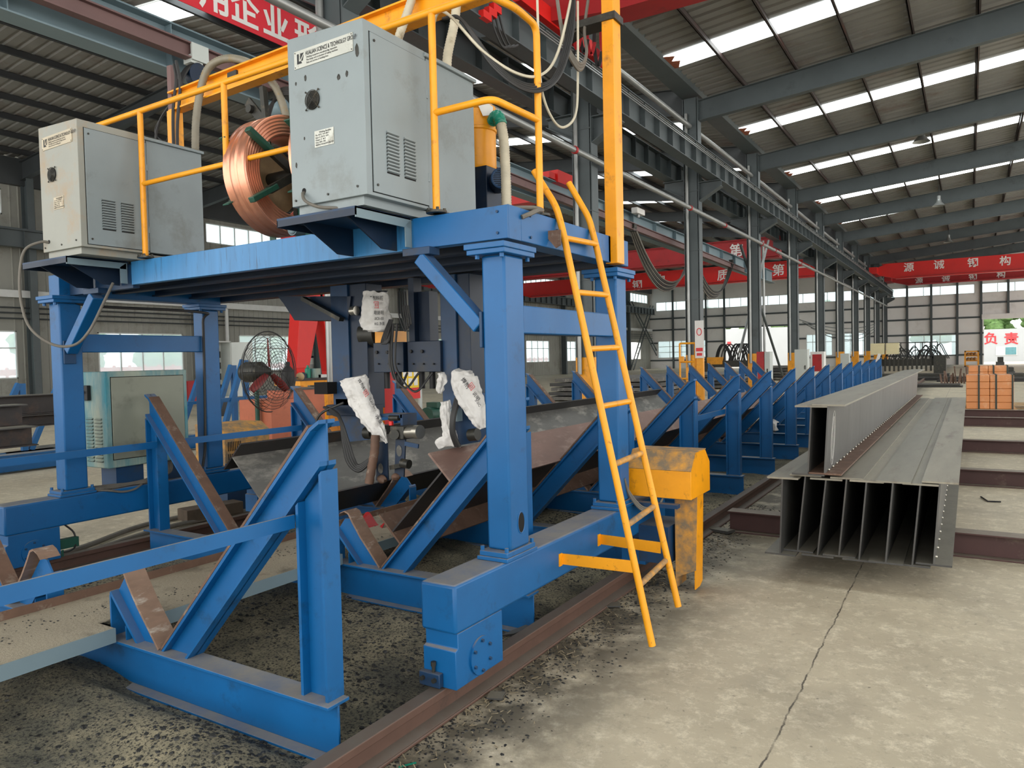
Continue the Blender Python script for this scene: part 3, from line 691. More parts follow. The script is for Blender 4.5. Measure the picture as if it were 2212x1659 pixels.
MB().box(-5.985, -5.975, 2.985, 3.0, .15, .2).box(-6.05, -6.0, 2.985, 3.13, .2, .275).build('limit_switch_box', 'green', g)
ZP0, ZP1 = 2.195, 2.362
legs = {}
for nm, x0, x1, ya, yb in (('fr', -2.065, -1.93, 3.07, 3.255), ('rr', -2.09, -1.935, 4.425, 4.59), ('fl', -6.135, -5.985, 3.045, 3.215), ('rl', -6.135, -5.985, 4.31, 4.475)):
    l = MB().box(x0, x1, ya, yb, .65, 2.115).build('leg', 'blue', g, bevel=.012); legs[nm] = l
    MB().box(x0-.03, x1+.015, ya-.055, yb+.055, .606, .625).box(x0-.02, x1+.008, ya-.045, yb+.045, .625, .65).build('foot_plate', 'blue', l, bevel=.003)
    MB().box(x0-.05, x1+.035, ya-.055, yb+.055, 2.115, 2.14).box(x0-.06, x1+.04, ya-.065, yb+.065, 2.14, 2.168).build('cap_plate', 'blue', l, bevel=.003)
    for bx in (x0-.012, x1-.004):
        for by in (ya-.03, yb+.03):
            MB().cyl((bx, by, .65), (bx, by, .672), .011, 6).build('bolt', 'blue', l)
            MB().cyl((bx+.01, by, 2.095), (bx+.01, by, 2.115), .012, 6).build('bolt', 'blue', l)
d = MB(); n = 24; yc, zc = 3.175, .775
d.add([(-1.9285, yc+.031*math.cos(2*PI*k/n), zc+.052*math.sin(2*PI*k/n)) for k in range(n)], [tuple(range(n))]); d.build('access_hole', 'hole', legs['fr'], smooth=False)
d = MB().tube([(-1.9295, yc+.033*math.cos(2*PI*k/n), zc+.054*math.sin(2*PI*k/n)) for k in range(n)], .0035, 6, True); d.build('hole_rim', 'blue', legs['fr'])
for (a, b, x0, x1) in ((3.255, 4.425, -2.055, -1.955), (3.215, 4.31, -6.12, -6.0)):
    MB().box(x0, x1, a, b, 1.73, 1.875).build('tie_beam', 'blue', g, bevel=.006)
# platform frame
MB().box(-5.13, -2.0, 3.12, 3.17, ZP0, ZP1).build('front_edge_beam', 'blue_streak', g, bevel=.003)
MB().box(-2.52, -1.93, 3.105, 3.12, ZP0, ZP1-.004).box(-2.0, -1.93, 3.12, 3.24, ZP0, ZP1).build('corner_panel', 'blue', g, bevel=.002)
MB().box(-2.05, -1.93, 3.24, 4.62, ZP0, ZP1).build('side_beam', 'blue', g, bevel=.004)
MB().box(-6.13, -5.98, 3.05, 4.5, 2.168, ZP1-.03).build('side_beam', 'blue', g, bevel=.004)
MB().box(-5.98, -5.13, 3.13, 3.18, ZP0-.02, ZP1-.02).build('front_edge_beam', 'blue_dark', g)
MB().box(-6.13, -2.0, 4.50, 4.62, ZP0, ZP1).build('rear_edge_beam', 'navy', g)
MB().box(-6.0, -2.0, 3.17, 4.52, ZP1-.012, ZP1+.004).build('deck', 'blue_dark', g)
m = MB()
for y in (3.5, 3.85, 4.2): m.ibeam((-5.98, y, ZP0+.07), (-2.05, y, ZP0+.07), .12, .07)
for x in (-5.3, -4.6, -3.9, -3.2, -2.6): m.bar((x, 3.17, ZP0+.12), (x, 4.5, ZP0+.12), .05, .05)
m.build('under_frame', 'navy', g)
for pts in ([(-1.93, 3.13), (-1.928, 3.13)],):
    m = MB()
    for y, z in ((3.118, 2.33), (3.118, 2.225)): m.cyl((-1.985, 3.106, z), (-1.985, 3.098, z), .007, 8)
    for y, z in ((3.33, 2.335), (3.33, 2.225), (3.62, 2.30)): m.cyl((-1.932, y, z), (-1.922, y, z), .007, 8)
    m.build('corner_bolt', 'blue_dark', g)
# cabinet shelves cantilevered from the front edge
for (x0, x1) in ((-3.095, -2.535), (-5.755, -5.165)):
    s = MB().box(x0, x1, 2.69, 3.12, 2.352, 2.362).build('cabinet_shelf', 'blue_dark', g)
    m = MB().box(x0, x0+.005, 2.69, 3.12, 2.315, 2.352).box(x0, x1, 2.69, 2.696, 2.318, 2.352); m.build('front_lip', 'navy', s)
    m = MB().box(x1-.006, x1, 2.69, 3.105, 2.308, 2.36).prism([(x1-.006, 3.06, 2.32), (x1-.006, 3.112, 2.355), (x1-.006, 3.112, 2.205), (x1-.006, 3.062, 2.205)], (.006, 0, 0)); m.build('edge_angle', 'palegrey', s)
    for x in (x0+.12, x1-.12): MB().prism([(x, 2.72, 2.35), (x, 3.12, 2.35), (x, 3.12, 2.2), (x, 3.0, 2.2)], (.01, 0, 0)).build('gusset', 'navy', s)
# knee braces
b = MB().bar((-2.46, 3.105, 2.145), (-2.09, 3.105, 1.765), .085, .075, (1, 0, 1)).build('knee_brace', 'blue', g, bevel=.006)
for q in ((-2.56, -2.38, 3.06, 3.15, 2.155, 2.195), (-2.08, -2.064, 3.06, 3.15, 1.66, 1.84)): MB().box(*q).build('brace_pad', 'blue_dark', b, bevel=.003)
b = MB().bar((-5.56, 3.105, 2.145), (-5.955, 3.105, 1.74), .085, .075, (1, 0, -1)).build('knee_brace', 'blue', g, bevel=.006)
for q in ((-5.66, -5.46, 3.06, 3.15, 2.155, 2.195), (-5.985, -5.965, 3.06, 3.15, 1.64, 1.82)): MB().box(*q).build('brace_pad', 'blue_dark', b, bevel=.003)
# railing
ry = 3.105; zt, zm, zf = 3.385, 2.882, 2.366
r = MB().tube(fillet([(-5.5, ry, zt), (-2.03, ry, zt+.015), (-1.975, 3.30, zt+.01), (-1.975, 3.52, zt-.005), (-1.975, 3.52, zf)], .06, 6), .019, 12).build('handrail', 'yellow_chip', g)
MB().tube([(-4.925, ry, zm), (-3.0, ry, zm)], .017, 12).build('mid_rail', 'yellow_chip', g)
MB().tube(fillet([(-2.36, ry, zm), (-2.0, ry, zm+.002), (-1.975, 3.52, zm)], .06, 6), .018, 12).build('mid_rail', 'yellow_chip', g)
for x, za in ((-4.925, zf), (-4.02, zm), (-2.36, zf)):
    p = MB().tube([(x, ry, za), (x, ry, zt)], .0195, 12).build('rail_post', 'yellow', g)
    if za < 2.5:
        MB().cyl((x, ry, zf), (x, ry, zf+.012), .055, 16).build('post_flange', 'gunmetal', p)
        m = MB()
        for k in range(4): m.cyl((x+.042*math.cos(PI/4+k*PI/2), ry+.042*math.sin(PI/4+k*PI/2), zf+.012), (x+.042*math.cos(PI/4+k*PI/2), ry+.042*math.sin(PI/4+k*PI/2), zf+.026), .009, 6)
        m.build('flange_bolt', 'gunmetal', p)
MB().cyl((-1.975, 3.52, zf), (-1.975, 3.52, zf+.012), .055, 16).build('post_flange', 'gunmetal', g)
MB().tube(arc([(-1.925, 3.24, 2.315), (-1.90, 3.28, 2.335), (-1.90, 3.36, 2.365), (-1.93, 3.46, 2.385), (-1.975, 3.44, 2.40), (-2.05, 3.3, 2.385)]), .012, 8).build('lifting_loop', 'cable_grey', g)
# ladder
lad = MB().tube(fillet([(-2.065, 3.62, 2.645), (-1.93, 3.62, 2.43), (-1.895, 3.62, 2.305), (-1.415, 3.62, .085)], .05, 5), .019, 12).build('ladder', 'yellow_chip', g)
MB().tube(fillet([(-2.06, 4.03, 2.655), (-1.93, 4.03, 2.43), (-1.885, 4.03, 2.255), (-1.415, 4.03, .17)], .05, 5), .019, 12).build('stile', 'yellow_chip', lad)
for za, zb in ((2.255, 2.27), (1.955, 1.965), (1.645, 1.655), (1.335, 1.34), (1.025, 1.04), (.705, .735), (.395, .43)):
    xa = -1.895+(2.305-za)/(2.305-.085)*.48; MB().cyl((xa, 3.62, za), (xa, 4.03, zb), .0165, 12).build('rung', 'yellow_dusty' if za < 1.1 else 'yellow', lad)
for y, xe, ye in ((3.60, -1.505, 3.61), (4.10, -1.52, 4.04)):
    MB().prism([(-1.93, y, .455), (xe, ye, .46), (xe, ye, .525), (-1.93, y, .515)], (0, .007, 0)).box(-1.93, -1.925, y-.035, y, .45, .52).build('ladder_bracket', 'yellow_chip', g)
MB().prism([(-1.93, 3.52, 2.285), (-1.86, 3.53, 2.285), (-1.86, 3.53, 2.205), (-1.89, 3.53, 2.19), (-1.93, 3.52, 2.24)], (0, .008, 0)).build('ladder_hook', 'rust', g)
# mast
ms = MB().box(-1.965, -1.885, 4.335, 4.45, 2.19, 5.6).build('mast', 'yellow', g, bevel=.004)
MB().box(-1.97, -1.93, 4.31, 4.335, 2.2, 2.36).build('mast_bracket', 'green', ms)
MB().box(-2.25, -1.87, 4.325, 4.46, 3.70, 3.745).obox((-2.2, 4.39, 3.70), (.06, 0, .02), (0, .05, 0), (0, 0, .03)).build('cable_clamp', 'gunmetal', ms)
# jib I-beam over the platform and its support
jb = MB().ibeam((-5.42, 3.7, 3.705), (-2.0, 3.7, 3.80), .155, .09, .01, .012).build('jib_beam', 'yellow', g)
MB().bar((-5.40, 3.7, 2.366), (-5.40, 3.7, 3.63), .06, .10).build('jib_post', 'yellow', g)
MB().bar((-5.43, 3.7, 3.62), (-5.43, 3.7, 4.0), .05, .04).build('jib_end_plate', 'brownbeam', g)
MB().box(-2.06, -1.95, 3.64, 3.76, 3.85, 4.3).bar((-2.0, 3.70, 4.24), (-1.95, 4.34, 4.24), .07, .12).build('jib_end_link', 'yellow', g)
for x in (-4.62, -3.95, -3.3):
    MB().obox((x, 3.65, 3.74), (.05, 0, .002), (0, .01, 0), (0, 0, .022)).build('splice_plate', 'gunmetal', jb)
# ================================================================== POWER CABINETS
def cabinet(x0, x1, mt, pm, label, old):
    Y0, Y1, Y2, z0, z1 = 2.70, 3.18, 3.63, 2.41, 3.215
    t = thing('power_cabinet', label, 'electrical cabinet', ((x0+x1)/2, 3.15, 2.366), 'grey cabinets on the platform')
    MB().box(x0+.03, x1-.04, Y0+.02, Y2-.06, 2.367, z0).build('plinth', mt, t)
    MB().prism([(x0, Y0, z0), (x1, Y0, z0), (x1, Y0, z1+.03), (x0, Y0, z1+.05)], (0, Y1-Y0, 0)).build('front_body', mt, t, bevel=.003)
    MB().box(x0+.01, x1-.002, Y1+.003, Y2, z0+.01, z1).build('rear_body', 'cab', t, bevel=.003)
    MB().box(x0-.01, x1+.014, Y1-.015, Y2+.015, z1, z1+.022).build('lid', 'cab', t, bevel=.004)
    d = MB().box(x1, x1+.006, Y0+.045, Y1-.004, z0+.02, z1-.02).build('door', 'cab', t, bevel=.0015)
    m = MB()
    e = x1+.0066
    for ya, yb in ((Y0+.142, Y0+.235), (Y0+.275, Y0+.365)):
        for k in range(12):
            z = 2.545+k*.0172; m.prism([(e, ya, z), (e, yb, z), (e+.007, yb, z+.004), (e+.007, ya, z+.004)], (0, 0, .0075))
    m.build('louvre', 'cab', d)
    m = MB()
    for ya, yb in ((Y0+.142, Y0+.235), (Y0+.275, Y0+.365)):
        for k in range(12): m.box(e-.0006, e+.0008, ya, yb, 2.5365+k*.0172, 2.544+k*.0172)
    m.build('louvre_gap', 'hole', d)
    m = MB()
    for a, b, c2, d2 in ((Y0+.040, Y0+.044, z0+.016, z1-.016), (Y0+.04, Y1-.002, z1-.02, z1-.0165), (Y0+.04, Y1-.002, z0+.0165, z0+.02), (Y1-.004, Y1-.001, z0+.01, z1)): m.box(x1-.001, x1+.0012, a, b, c2, d2)
    m.build('door_gap', 'hole', t)
    m = MB()
    for z in (2.58, 3.02): m.cyl((x1+.004, Y1-.002, z-.022), (x1+.004, Y1-.002, z+.022), .0065, 8)
    m.build('hinge', 'cab', t)
    m = MB()
    for y, z in ((Y0+.07, z1-.055), (Y0+.07, z0+.055)): m.cyl((x1+.005, y, z), (x1+.011, y, z), .0065, 8)
    m.build('door_lock', 'gunmetal', d)
    # front face
    w = x1-x0
    fc = (x0+w*.335, Y0-.004, 2.925); R = .048
    fg = MB()
    for q in (.2, .34, .48, .62, .76, .9, 1.0): fg.tube([(fc[0]+R*q*math.cos(2*PI*k/28), fc[1]-.005, fc[2]+R*q*math.sin(2*PI*k/28)) for k in range(28)], .0016, 5, True)
    for a in (PI/4, 3*PI/4): fg.cyl((fc[0]-1.28*R*math.cos(a), fc[1]-.004, fc[2]-1.28*R*math.sin(a)), (fc[0]+1.28*R*math.cos(a), fc[1]-.004, fc[2]+1.28*R*math.sin(a)), .0018, 5)
    for k in range(4):
        a = PI/4+k*PI/2; fg.ball((fc[0]+1.3*R*math.cos(a), fc[1]-.003, fc[2]+1.3*R*math.sin(a)), .005, None, None, 8, 6)
    fg = fg.build('fan_guard', 'gunmetal', t)
    hd = MB(); hd.add([(fc[0]+R*.99*math.cos(-2*PI*k/28), Y0-.0012, fc[2]+R*.99*math.sin(-2*PI*k/28)) for k in range(28)][::-1], [tuple(range(28))]); hd.build('fan_opening', 'hole', fg, smooth=False)
    a, b = x0+w*.10, x0+w*.88
    npz = 3.10
    MB().prism([(a, Y0-.004, npz), (b, Y0-.004, npz+.004), (b, Y0-.004, npz+.092), (a, Y0-.004, npz+.088)], (0, .004, 0)).build('name_plate', pm, t)
    m = MB(); yy = Y0-.0052
    def wr(body, size, x, z, sq=1.0): text(m, body, size, (x, yy, z), (1, 0, .008), (0, 0, 1), False, .012, sq)
    wr('HUALIAN SCIENCE & TECHNOLGY GROUP', .030, a+.082, npz+.054, .60)
    for k, ln in enumerate(('Welding equipment manufacturing, inspection', 'The design and production of cutting machines', 'Sales and service of welding lines')): wr(ln, .0125, a+.088, npz+.040-.0135*k, .92)
    z0p = npz+.022
    m.prism([(a+.022, yy, z0p), (a+.034, yy, z0p), (a+.034, yy, z0p+.05), (a+.022, yy, z0p+.05)], (0, .001, 0)).prism([(a+.034, yy, z0p), (a+.056, yy, z0p), (a+.05, yy, z0p+.012), (a+.034, yy, z0p+.012)], (0, .001, 0))
    m.prism([(a+.044, yy, z0p+.02), (a+.07, yy, z0p+.05), (a+.046, yy, z0p+.05)], (0, .001, 0)).prism([(a+.05, yy, z0p+.012), (a+.07, yy, z0p+.04), (a+.062, yy, z0p+.012)], (0, .001, 0))
    m.build('name_plate_lettering', 'ink', t, smooth=False)
    a2, b2, pz = x0+w*.345, x0+w*.60, 2.685
    MB().box(a2, b2, Y0-.003, Y0, pz, pz+.082).build('rating_plate', pm, t)
    m = MB(); yy = Y0-.0042
    for k, ln in enumerate(('Welding Rectifier', 'No. A210  Volt 380 V', 'Input 3~ 50 Hz  kVA', 'Output  A  44 V', 'Duty 100%  IP21', 'BEIJING HUALIAN GROUP')): wr(ln, .0112 if k else .0125, a2+(.008 if k else .034), pz+.068-.0122*k, .95)
    m.build('rating_plate_lettering', 'ink', t, smooth=False)
    m = MB()
    for x, z in ((x0+.03, z0+.03), (x0+w*.5, z0+.033), (x1-.06, z0+.045)): MB().cyl((x, Y0-.005, z), (x, Y0, z), .006, 8).build('screw', 'gunmetal', t)
    for px, pz2 in ((a+.008, npz+.008), (a+.008, npz+.08), (b-.008, npz+.012), (b-.008, npz+.084)): m.cyl((px, Y0-.006, pz2), (px, Y0-.004, pz2), .003, 6)
    m.build('plate_rivet', 'gunmetal', t)
    return t
cb = cabinet(-2.985, -2.466, 'cab', 'plate', 'clean grey power cabinet with metal name plate near the platform corner', False)
m = MB()
for x, z, rx, rz in ((-2.86, 3.045, .008, .014), (-2.93, 3.03, .006, .009), (-2.63, 3.0, .012, .013), (-2.575, 3.005, .009, .014), (-2.945, 2.62, .007, .013), (-2.505, 3.1, .012, .028), (-2.88, 2.745, .005, .008)):
    m.ball((x, 2.699, z), rx, .0015, rz, 10, 6, .25)
m.build('grease_mark', 'gunmetal', cb)
MB().tube(arc([(-2.895, 2.71, 2.475), (-2.89, 2.685, 2.465), (-2.85, 2.665, 2.42), (-2.78, 2.68, 2.385), (-2.70, 2.715, 2.374), (-2.62, 2.80, 2.372), (-2.545, 2.92, 2.372), (-2.53, 3.02, 2.372)], 8), .0085, 8).build('supply_cable', 'cable_grey', cb)
MB().cyl((-2.895, 2.6985, 2.483), (-2.895, 2.702, 2.483), .014, 16).build('cable_gland', 'hole', cb)
cb2 = cabinet(-5.475, -4.99, 'cab_old', 'plate_old', 'brown-stained power cabinet at the far end of the platform', True)
MB().tube(arc([(-5.40, 2.71, 2.475), (-5.43, 2.66, 2.475), (-5.52, 2.60, 2.42), (-5.56, 2.58, 2.25), (-5.55, 2.58, 2.05), (-5.48, 2.60, 1.88), (-5.36, 2.68, 1.77), (-5.22, 2.75, 1.765), (-5.12, 2.80, 1.86), (-5.115, 2.90, 2.05), (-5.16, 3.0, 2.2)], 8), .0095, 8).build('supply_cable', 'cable_grey', cb2)
MB().cyl((-5.395, 2.6985, 2.478), (-5.395, 2.702, 2.478), .013, 16).build('cable_gland', 'hole', cb2)
# bits lying on the platform edge
tag(MB().obox((-4.80, 3.5, 2.376), (.14, 0, .0), (0, .1, 0), (0, 0, .01)).build('cover_plate', 'gunmetal'), 'loose dark cover plate lying on the platform beside the stained cabinet', 'plate')
# ================================================================== WIRE REELS
def reel(xa, xb, yc, zc, R, r, label, back):
    t = thing('wire_reel', label, 'reel', ((xa+xb)/2, yc, zc-R), 'copper wire reels')
    cx = lambda x: (x, yc, zc)
    prof = [(r, xa)]; n = 13
    for k in range(n):                         # outer wall and the turned side face carry the wire winds
        prof.append((r+(R-r)*(k+.5)/n, xa-.004*(k % 2)))
    m = 16
    for k in range(m+1): prof.append((R-(.006 if k % 5 == 4 else 0)-.002*(k % 2), xa+(xb-xa)*k/m))
    for k in range(n): 
        q = (k+.5)/n; prof.append((R-(R-r)*q, xb+(.004 if k % 2 else -.001)-.02*q))
    prof += [(r, xb-.03), (r, xa)]
    MB().lathe((0, yc, zc), (1, 0, 0), prof, 64).build('coil', 'copper', t, sharp=25)
    sp = MB()
    for k in range(6):
        a = k*PI/3+.55; u = V((0, math.cos(a), math.sin(a)))
        p = V((0, yc, zc))
        sp.bar(p+u*.05+V((xb+.02, 0, 0)), p+u*(r+.01)+V((xb+.02, 0, 0)), .05, .035, (1, 0, 0))
    sp.build('spoke', 'gunmetal', t)
    for k in range(6):
        a = k*PI/3+.55; u = V((0, math.cos(a), math.sin(a))); p = V((0, yc, zc))
        MB().bar(p+u*(r-.05)+V((xb+.025, 0, 0)), p+u*(R+.05)+V((xb+.025, 0, 0)), .035, .05, (1, 0, 0)).bar(p+u*(r-.05)+V((xa-.015, 0, 0)), p+u*(R+.04)+V((xa-.015, 0, 0)), .01, .06, (1, 0, 0)).build('retaining_arm', 'green', t, bevel=.006)
    MB().cyl((xa-.03, yc, zc), (xb+.06, yc, zc), .045, 20).cyl((xb+.05, yc, zc), (xb+.075, yc, zc), .065, 6).build('hub', 'gunmetal', t)
    MB().cyl((xa-.012, yc, zc), (xa-.006, yc, zc), r-.02, 40).build('back_disc', 'wood', t)
    return t
reel(-4.02, -3.80, 3.46, 2.845, .385, .255, 'copper wire reel between the two grey cabinets, fully in view', True)
reel(-3.42, -3.20, 3.46, 2.845, .385, .255, 'copper wire reel partly hidden behind the clean grey cabinet', True)
st = thing('reel_stand', 'green cast stand with shaft carrying both copper reels', 'stand', (-3.61, 3.46, 2.366))
MB().bar((-3.60, 3.46, 2.366), (-3.60, 3.46, 2.76), .10, .12).build('pillar', 'green', st, bevel=.006)
MB().cyl((-3.66, 3.46, 2.845), (-3.54, 3.46, 2.845), .10, 24).box(-3.67, -3.53, 3.38, 3.54, 2.74, 2.79).build('bearing_housing', 'green', st, bevel=.006)
MB().cyl((-3.77, 3.46, 2.845), (-3.45, 3.46, 2.845), .035, 16).build('shaft', 'chrome', st)
MB().box(-3.75, -3.45, 3.30, 3.62, 2.366, 2.38).build('base_plate', 'blue_dark', st)
MB().cyl((-3.70, 3.34, 2.47), (-3.70, 3.46, 2.47), .045, 16).ball((-3.70, 3.34, 2.47), .04, .02, .04).build('brake_motor', 'palegrey', st)
# ================================================================== SUCTION UNIT at the rear corner of the platform
su = thing('flux_suction_unit', 'yellow drum suction unit with green elbow behind the clean grey cabinet', 'suction unit', (-2.66, 4.05, 2.366))
MB().box(-2.80, -2.60, 3.95, 4.25, 2.367, 2.83).build('blower_box', 'navy', su, bevel=.004)
MB().lathe((-2.735, 4.05, 2.83), (0, 0, 1), [(0, 0), (.115, 0), (.125, .02), (.125, .24), (.132, .245), (.132, .262), (.125, .267), (.125, .37), (.13, .375), (.13, .40), (.10, .425), (0, .43)], 32).build('drum', 'yellow', su)
MB().prism([(-2.62, 3.955, 3.14), (-2.575, 4.0, 3.15), (-2.572, 4.0, 3.20), (-2.60, 3.965, 3.225), (-2.65, 3.94, 3.22)], (.003, -.003, 0)).build('torn_label', 'paper', su)
mo = MB().cyl((-2.59, 4.06, 2.73), (-2.48, 3.93, 2.725), .062, 24).build('motor', 'navy', su)
MB().lathe((-2.48, 3.93, 2.725), (.11, -.13, -.005), [(.064, -.012), (.064, .006), (.055, .012), (0, .012)], 24).build('fan_cover', 'blue_dark', mo)
m = MB(); ax = V((.11, -.13, -.005)).normalized(); sd = ax.cross(V((0, 0, 1))).normalized(); c = V((-2.48, 3.93, 2.725))+ax*.0125
for k in range(-4, 5):
    w_ = math.sqrt(max(0, .05**2-(k*.011)**2)); m.bar(c+V((0, 0, k*.011))-sd*w_, c+V((0, 0, k*.011))+sd*w_, .004, .003, ax)
m.build('fan_slot', 'hole', mo)
MB().tube(arc([(-2.59, 4.02, 3.115), (-2.55, 3.99, 3.13), (-2.51, 3.965, 3.115), (-2.485, 3.955, 3.06)], 6), [.036+.004*(i % 2) for i in range(18)]+[.034], 14).build('elbow', 'elbow', su)
def ribbed_hose(pts, r, pitch=.016):
    P = arc(pts, 10); out = []; rs = []; acc = 0
    L = [0]
    for a, b in zip(P, P[1:]): L.append(L[-1]+(b-a).length)
    n = max(8, int(L[-1]/(pitch/2))); j = 0
    for i in range(n+1):
        s = L[-1]*i/n
        while j < len(L)-2 and L[j+1] < s: j += 1
        t = (s-L[j])/max(1e-6, L[j+1]-L[j]); out.append(P[j].lerp(P[j+1], t)); rs.append(r*(1.0 if i % 2 else .9))
    return out, rs
p_, r_ = ribbed_hose([(-2.485, 3.955, 3.065), (-2.462, 3.945, 2.95), (-2.452, 3.94, 2.75), (-2.45, 3.94, 2.55), (-2.45, 3.94, 2.37)], .033)
MB().tube(p_, r_, 12).build('hose', 'hose_white', su, sharp=80)
# flexible hoses looping over the jib beam
for i, (pts, r, mt, lab) in enumerate((
    ([(-5.02, 3.6, 3.24), (-5.0, 3.6, 3.45), (-4.97, 3.62, 3.66), (-4.9, 3.64, 3.83), (-4.78, 3.67, 3.89), (-4.62, 3.7, 3.87), (-4.45, 3.73, 3.78), (-4.3, 3.78, 3.6), (-4.2, 3.8, 3.3), (-4.1, 3.85, 2.9)], .03, 'hose_grey', 'thick grey flexible hose looped over the jib beam from the stained cabinet'),
    ([(-3.02, 3.55, 3.42), (-2.98, 3.58, 3.58), (-2.93, 3.62, 3.75), (-2.88, 3.66, 3.92), (-2.8, 3.7, 4.02), (-2.68, 3.7, 4.0), (-2.6, 3.68, 3.85), (-2.565, 3.6, 3.6), (-2.55, 3.5, 3.36), (-2.545, 3.48, 3.24)], .028, 'hose_white', 'ribbed cream hose looped over the jib beam above the clean grey cabinet'))):
    p_, r_ = ribbed_hose(pts, r, .02); tag(MB().tube(p_, r_, 10).build('flexible_hose', mt, sharp=80), lab, 'hose')
# black cable bundles near the jib post and reels
tag(MB().tube(arc([(-5.33, 3.66, 3.98), (-5.31, 3.66, 3.85), (-5.35, 3.65, 3.6), (-5.34, 3.64, 3.2), (-5.30, 3.64, 2.7)], 8), .012, 6).tube(arc([(-5.30, 3.66, 4.0), (-5.26, 3.66, 3.8), (-5.30, 3.65, 3.5), (-5.3, 3.64, 3.2)], 8), .012, 6).tube(arc([(-5.46, 3.7, 3.7), (-5.6, 3.7, 3.6), (-5.66, 3.7, 3.45), (-5.5, 3.7, 3.32), (-5.4, 3.7, 3.2)], 8), .01, 6).tube(arc([(-5.44, 3.7, 3.72), (-5.7, 3.72, 3.55), (-5.55, 3.7, 3.42), (-5.42, 3.66, 3.45)], 8), .006, 6).build('cable_bundle', 'cable'), 'tangle of black cables tied around the yellow jib post', 'cables')
cl = thing('wire_guide', 'dark wire guide rollers hanging under the jib beam above the reel', 'wire guide', (-4.35, 3.7, 3.2))
MB().bar((-4.55, 3.72, 3.55), (-4.35, 3.72, 3.34), .02, .07).bar((-4.36, 3.72, 3.36), (-4.22, 3.72, 3.32), .02, .06).bar((-4.38, 3.72, 3.62), (-4.35, 3.72, 3.30), .04, .04).build('arm', 'gunmetal', cl)
m = MB()
for x, z in ((-4.5, 3.48), (-4.4, 3.27), (-4.28, 3.34)): m.cyl((x, 3.68, z), (x, 3.76, z), .03, 14)
m.build('roller', 'gunmetal', cl)
m = MB()
for k in range(5): m.tube(arc([(-4.52+.02*k, 3.75, 3.15), (-4.46+.015*k, 3.78, 3.42), (-4.28, 3.8, 3.56+.012*k), (-4.08, 3.82, 3.48+.01*k), (-4.0+.012*k, 3.82, 3.2), (-3.98, 3.82, 2.9)], 7), .011, 6)
tag(m.build('cable_bundle', 'cable'), 'arch of black cables above the copper reel', 'cables')
# cables hanging from the mast clamp to the railing corner
m = MB()
for k in range(4):
    o = .012*k; m.tube(arc([(-2.36+o, 3.2, 3.40), (-2.25, 3.22, 3.37), (-2.13, 3.3, 3.18-o), (-2.05+o, 3.4, 3.08-o*1.5), (-1.98+o, 3.52, 3.07-o), (-1.94+o, 3.66, 3.16), (-1.93+o, 3.8, 3.45), (-1.93, 3.9, 3.8)], 8), .008, 6)
tag(m.build('cable_bundle', 'cable'), 'black cables sagging behind the yellow railing corner', 'cables')
tag(MB().tube(arc([(-2.5, 3.3, 3.24), (-2.47, 3.26, 3.38), (-2.40, 3.22, 3.45), (-2.30, 3.2, 3.39), (-2.16, 3.27, 3.21), (-2.04, 3.4, 3.11), (-1.97, 3.55, 3.13), (-1.94, 3.7, 3.3), (-1.93, 3.9, 3.75)], 8), .008, 6).build('cream_cable', 'cable_white'), 'cream cable following the black cables behind the railing corner', 'cable')
m = MB()
for k in range(3): m.tube(arc([(-1.96, 3.62, 4.1), (-1.96, 3.7, 3.75), (-1.97, 3.82, 3.45-.015*k), (-1.98, 3.98, 3.36-.02*k), (-2.0, 4.12, 3.38-.015*k), (-2.03, 4.25, 3.5), (-2.08, 4.33, 3.68), (-2.06, 4.36, 3.9)], 8), .010, 6)
tag(m.build('cable_bundle', 'cable_grey'), 'dusty cables looping from overhead to the clamp on the yellow mast', 'cables')
tag(MB().tube(arc([(-1.99, 3.56, 3.8), (-1.985, 3.56, 3.3), (-1.98, 3.58, 3.05), (-1.98, 3.7, 2.93), (-1.99, 3.85, 2.93), (-2.0, 4.02, 3.05), (-2.03, 4.12, 3.3), (-2.06, 4.2, 3.8)], 8), .0075, 6).build('cream_cable', 'cable_white'), 'thin cream cable hanging in a deep loop beside the yellow mast', 'cable')
# ================================================================== WELDING HEADS UNDER THE PLATFORM
HY = 4.12
def head(xa, xb, label, grp):
    t = thing('welder_column', label, 'welding head', ((xa+xb)/2, HY, .6), grp); return t
h1 = head(-4.25, -3.9, 'welding head column over the wide grey beam, left of the crossbox', 'welding heads')
X1 = yp(715, 700, HY).x; X1b = yp(752, 700, HY).x; X1c = yp(788, 700, HY).x
MB().box(X1, X1b, HY, HY+.2, 1.2, 2.19).build('slide_column', 'blue_dark', h1, bevel=.004)
MB().box(X1b, X1c, HY+.02, HY+.2, 1.25, 2.19).build('slide_rail', 'navy', h1, bevel=.004)
a = yp(755, 885, HY); b = yp(745, 950, HY)
MB().prism([yp(725, 862, HY), yp(790, 862, HY), yp(795, 950, HY), yp(750, 955, HY), yp(728, 900, HY)], (0, .12, 0)).build('nozzle_arm', 'blue_dark', h1)
MB().box(yp(712, 855, HY).x, yp(798, 855, HY).x, HY-.04, HY+.15, 1.2, 1.28).build('head_clamp', 'navy', h1, bevel=.004)
MB().cyl(yp(790, 935, HY-.02), yp(805, 935, HY-.02), .045, 18).cyl(yp(805, 935, HY-.02), yp(818, 930, HY-.02), .03, 18).build('guide_knob', 'gunmetal', h1)
MB().box(yp(700, 842, HY).x, yp(728, 842, HY).x, HY-.1, HY, yp(700, 850, HY).z, yp(700, 825, HY).z).build('control_box', 'hole', h1)
h2 = head(-3.2, -2.9, 'welding head column with white sack, nearest the front yellow ladder leg', 'welding heads')
h2['label'] = 'welding head column beside the front corner leg with blue junction box'
X2 = yp(952, 700, HY).x; X2b = yp(985, 700, HY).x; X2c = yp(1012, 700, HY).x
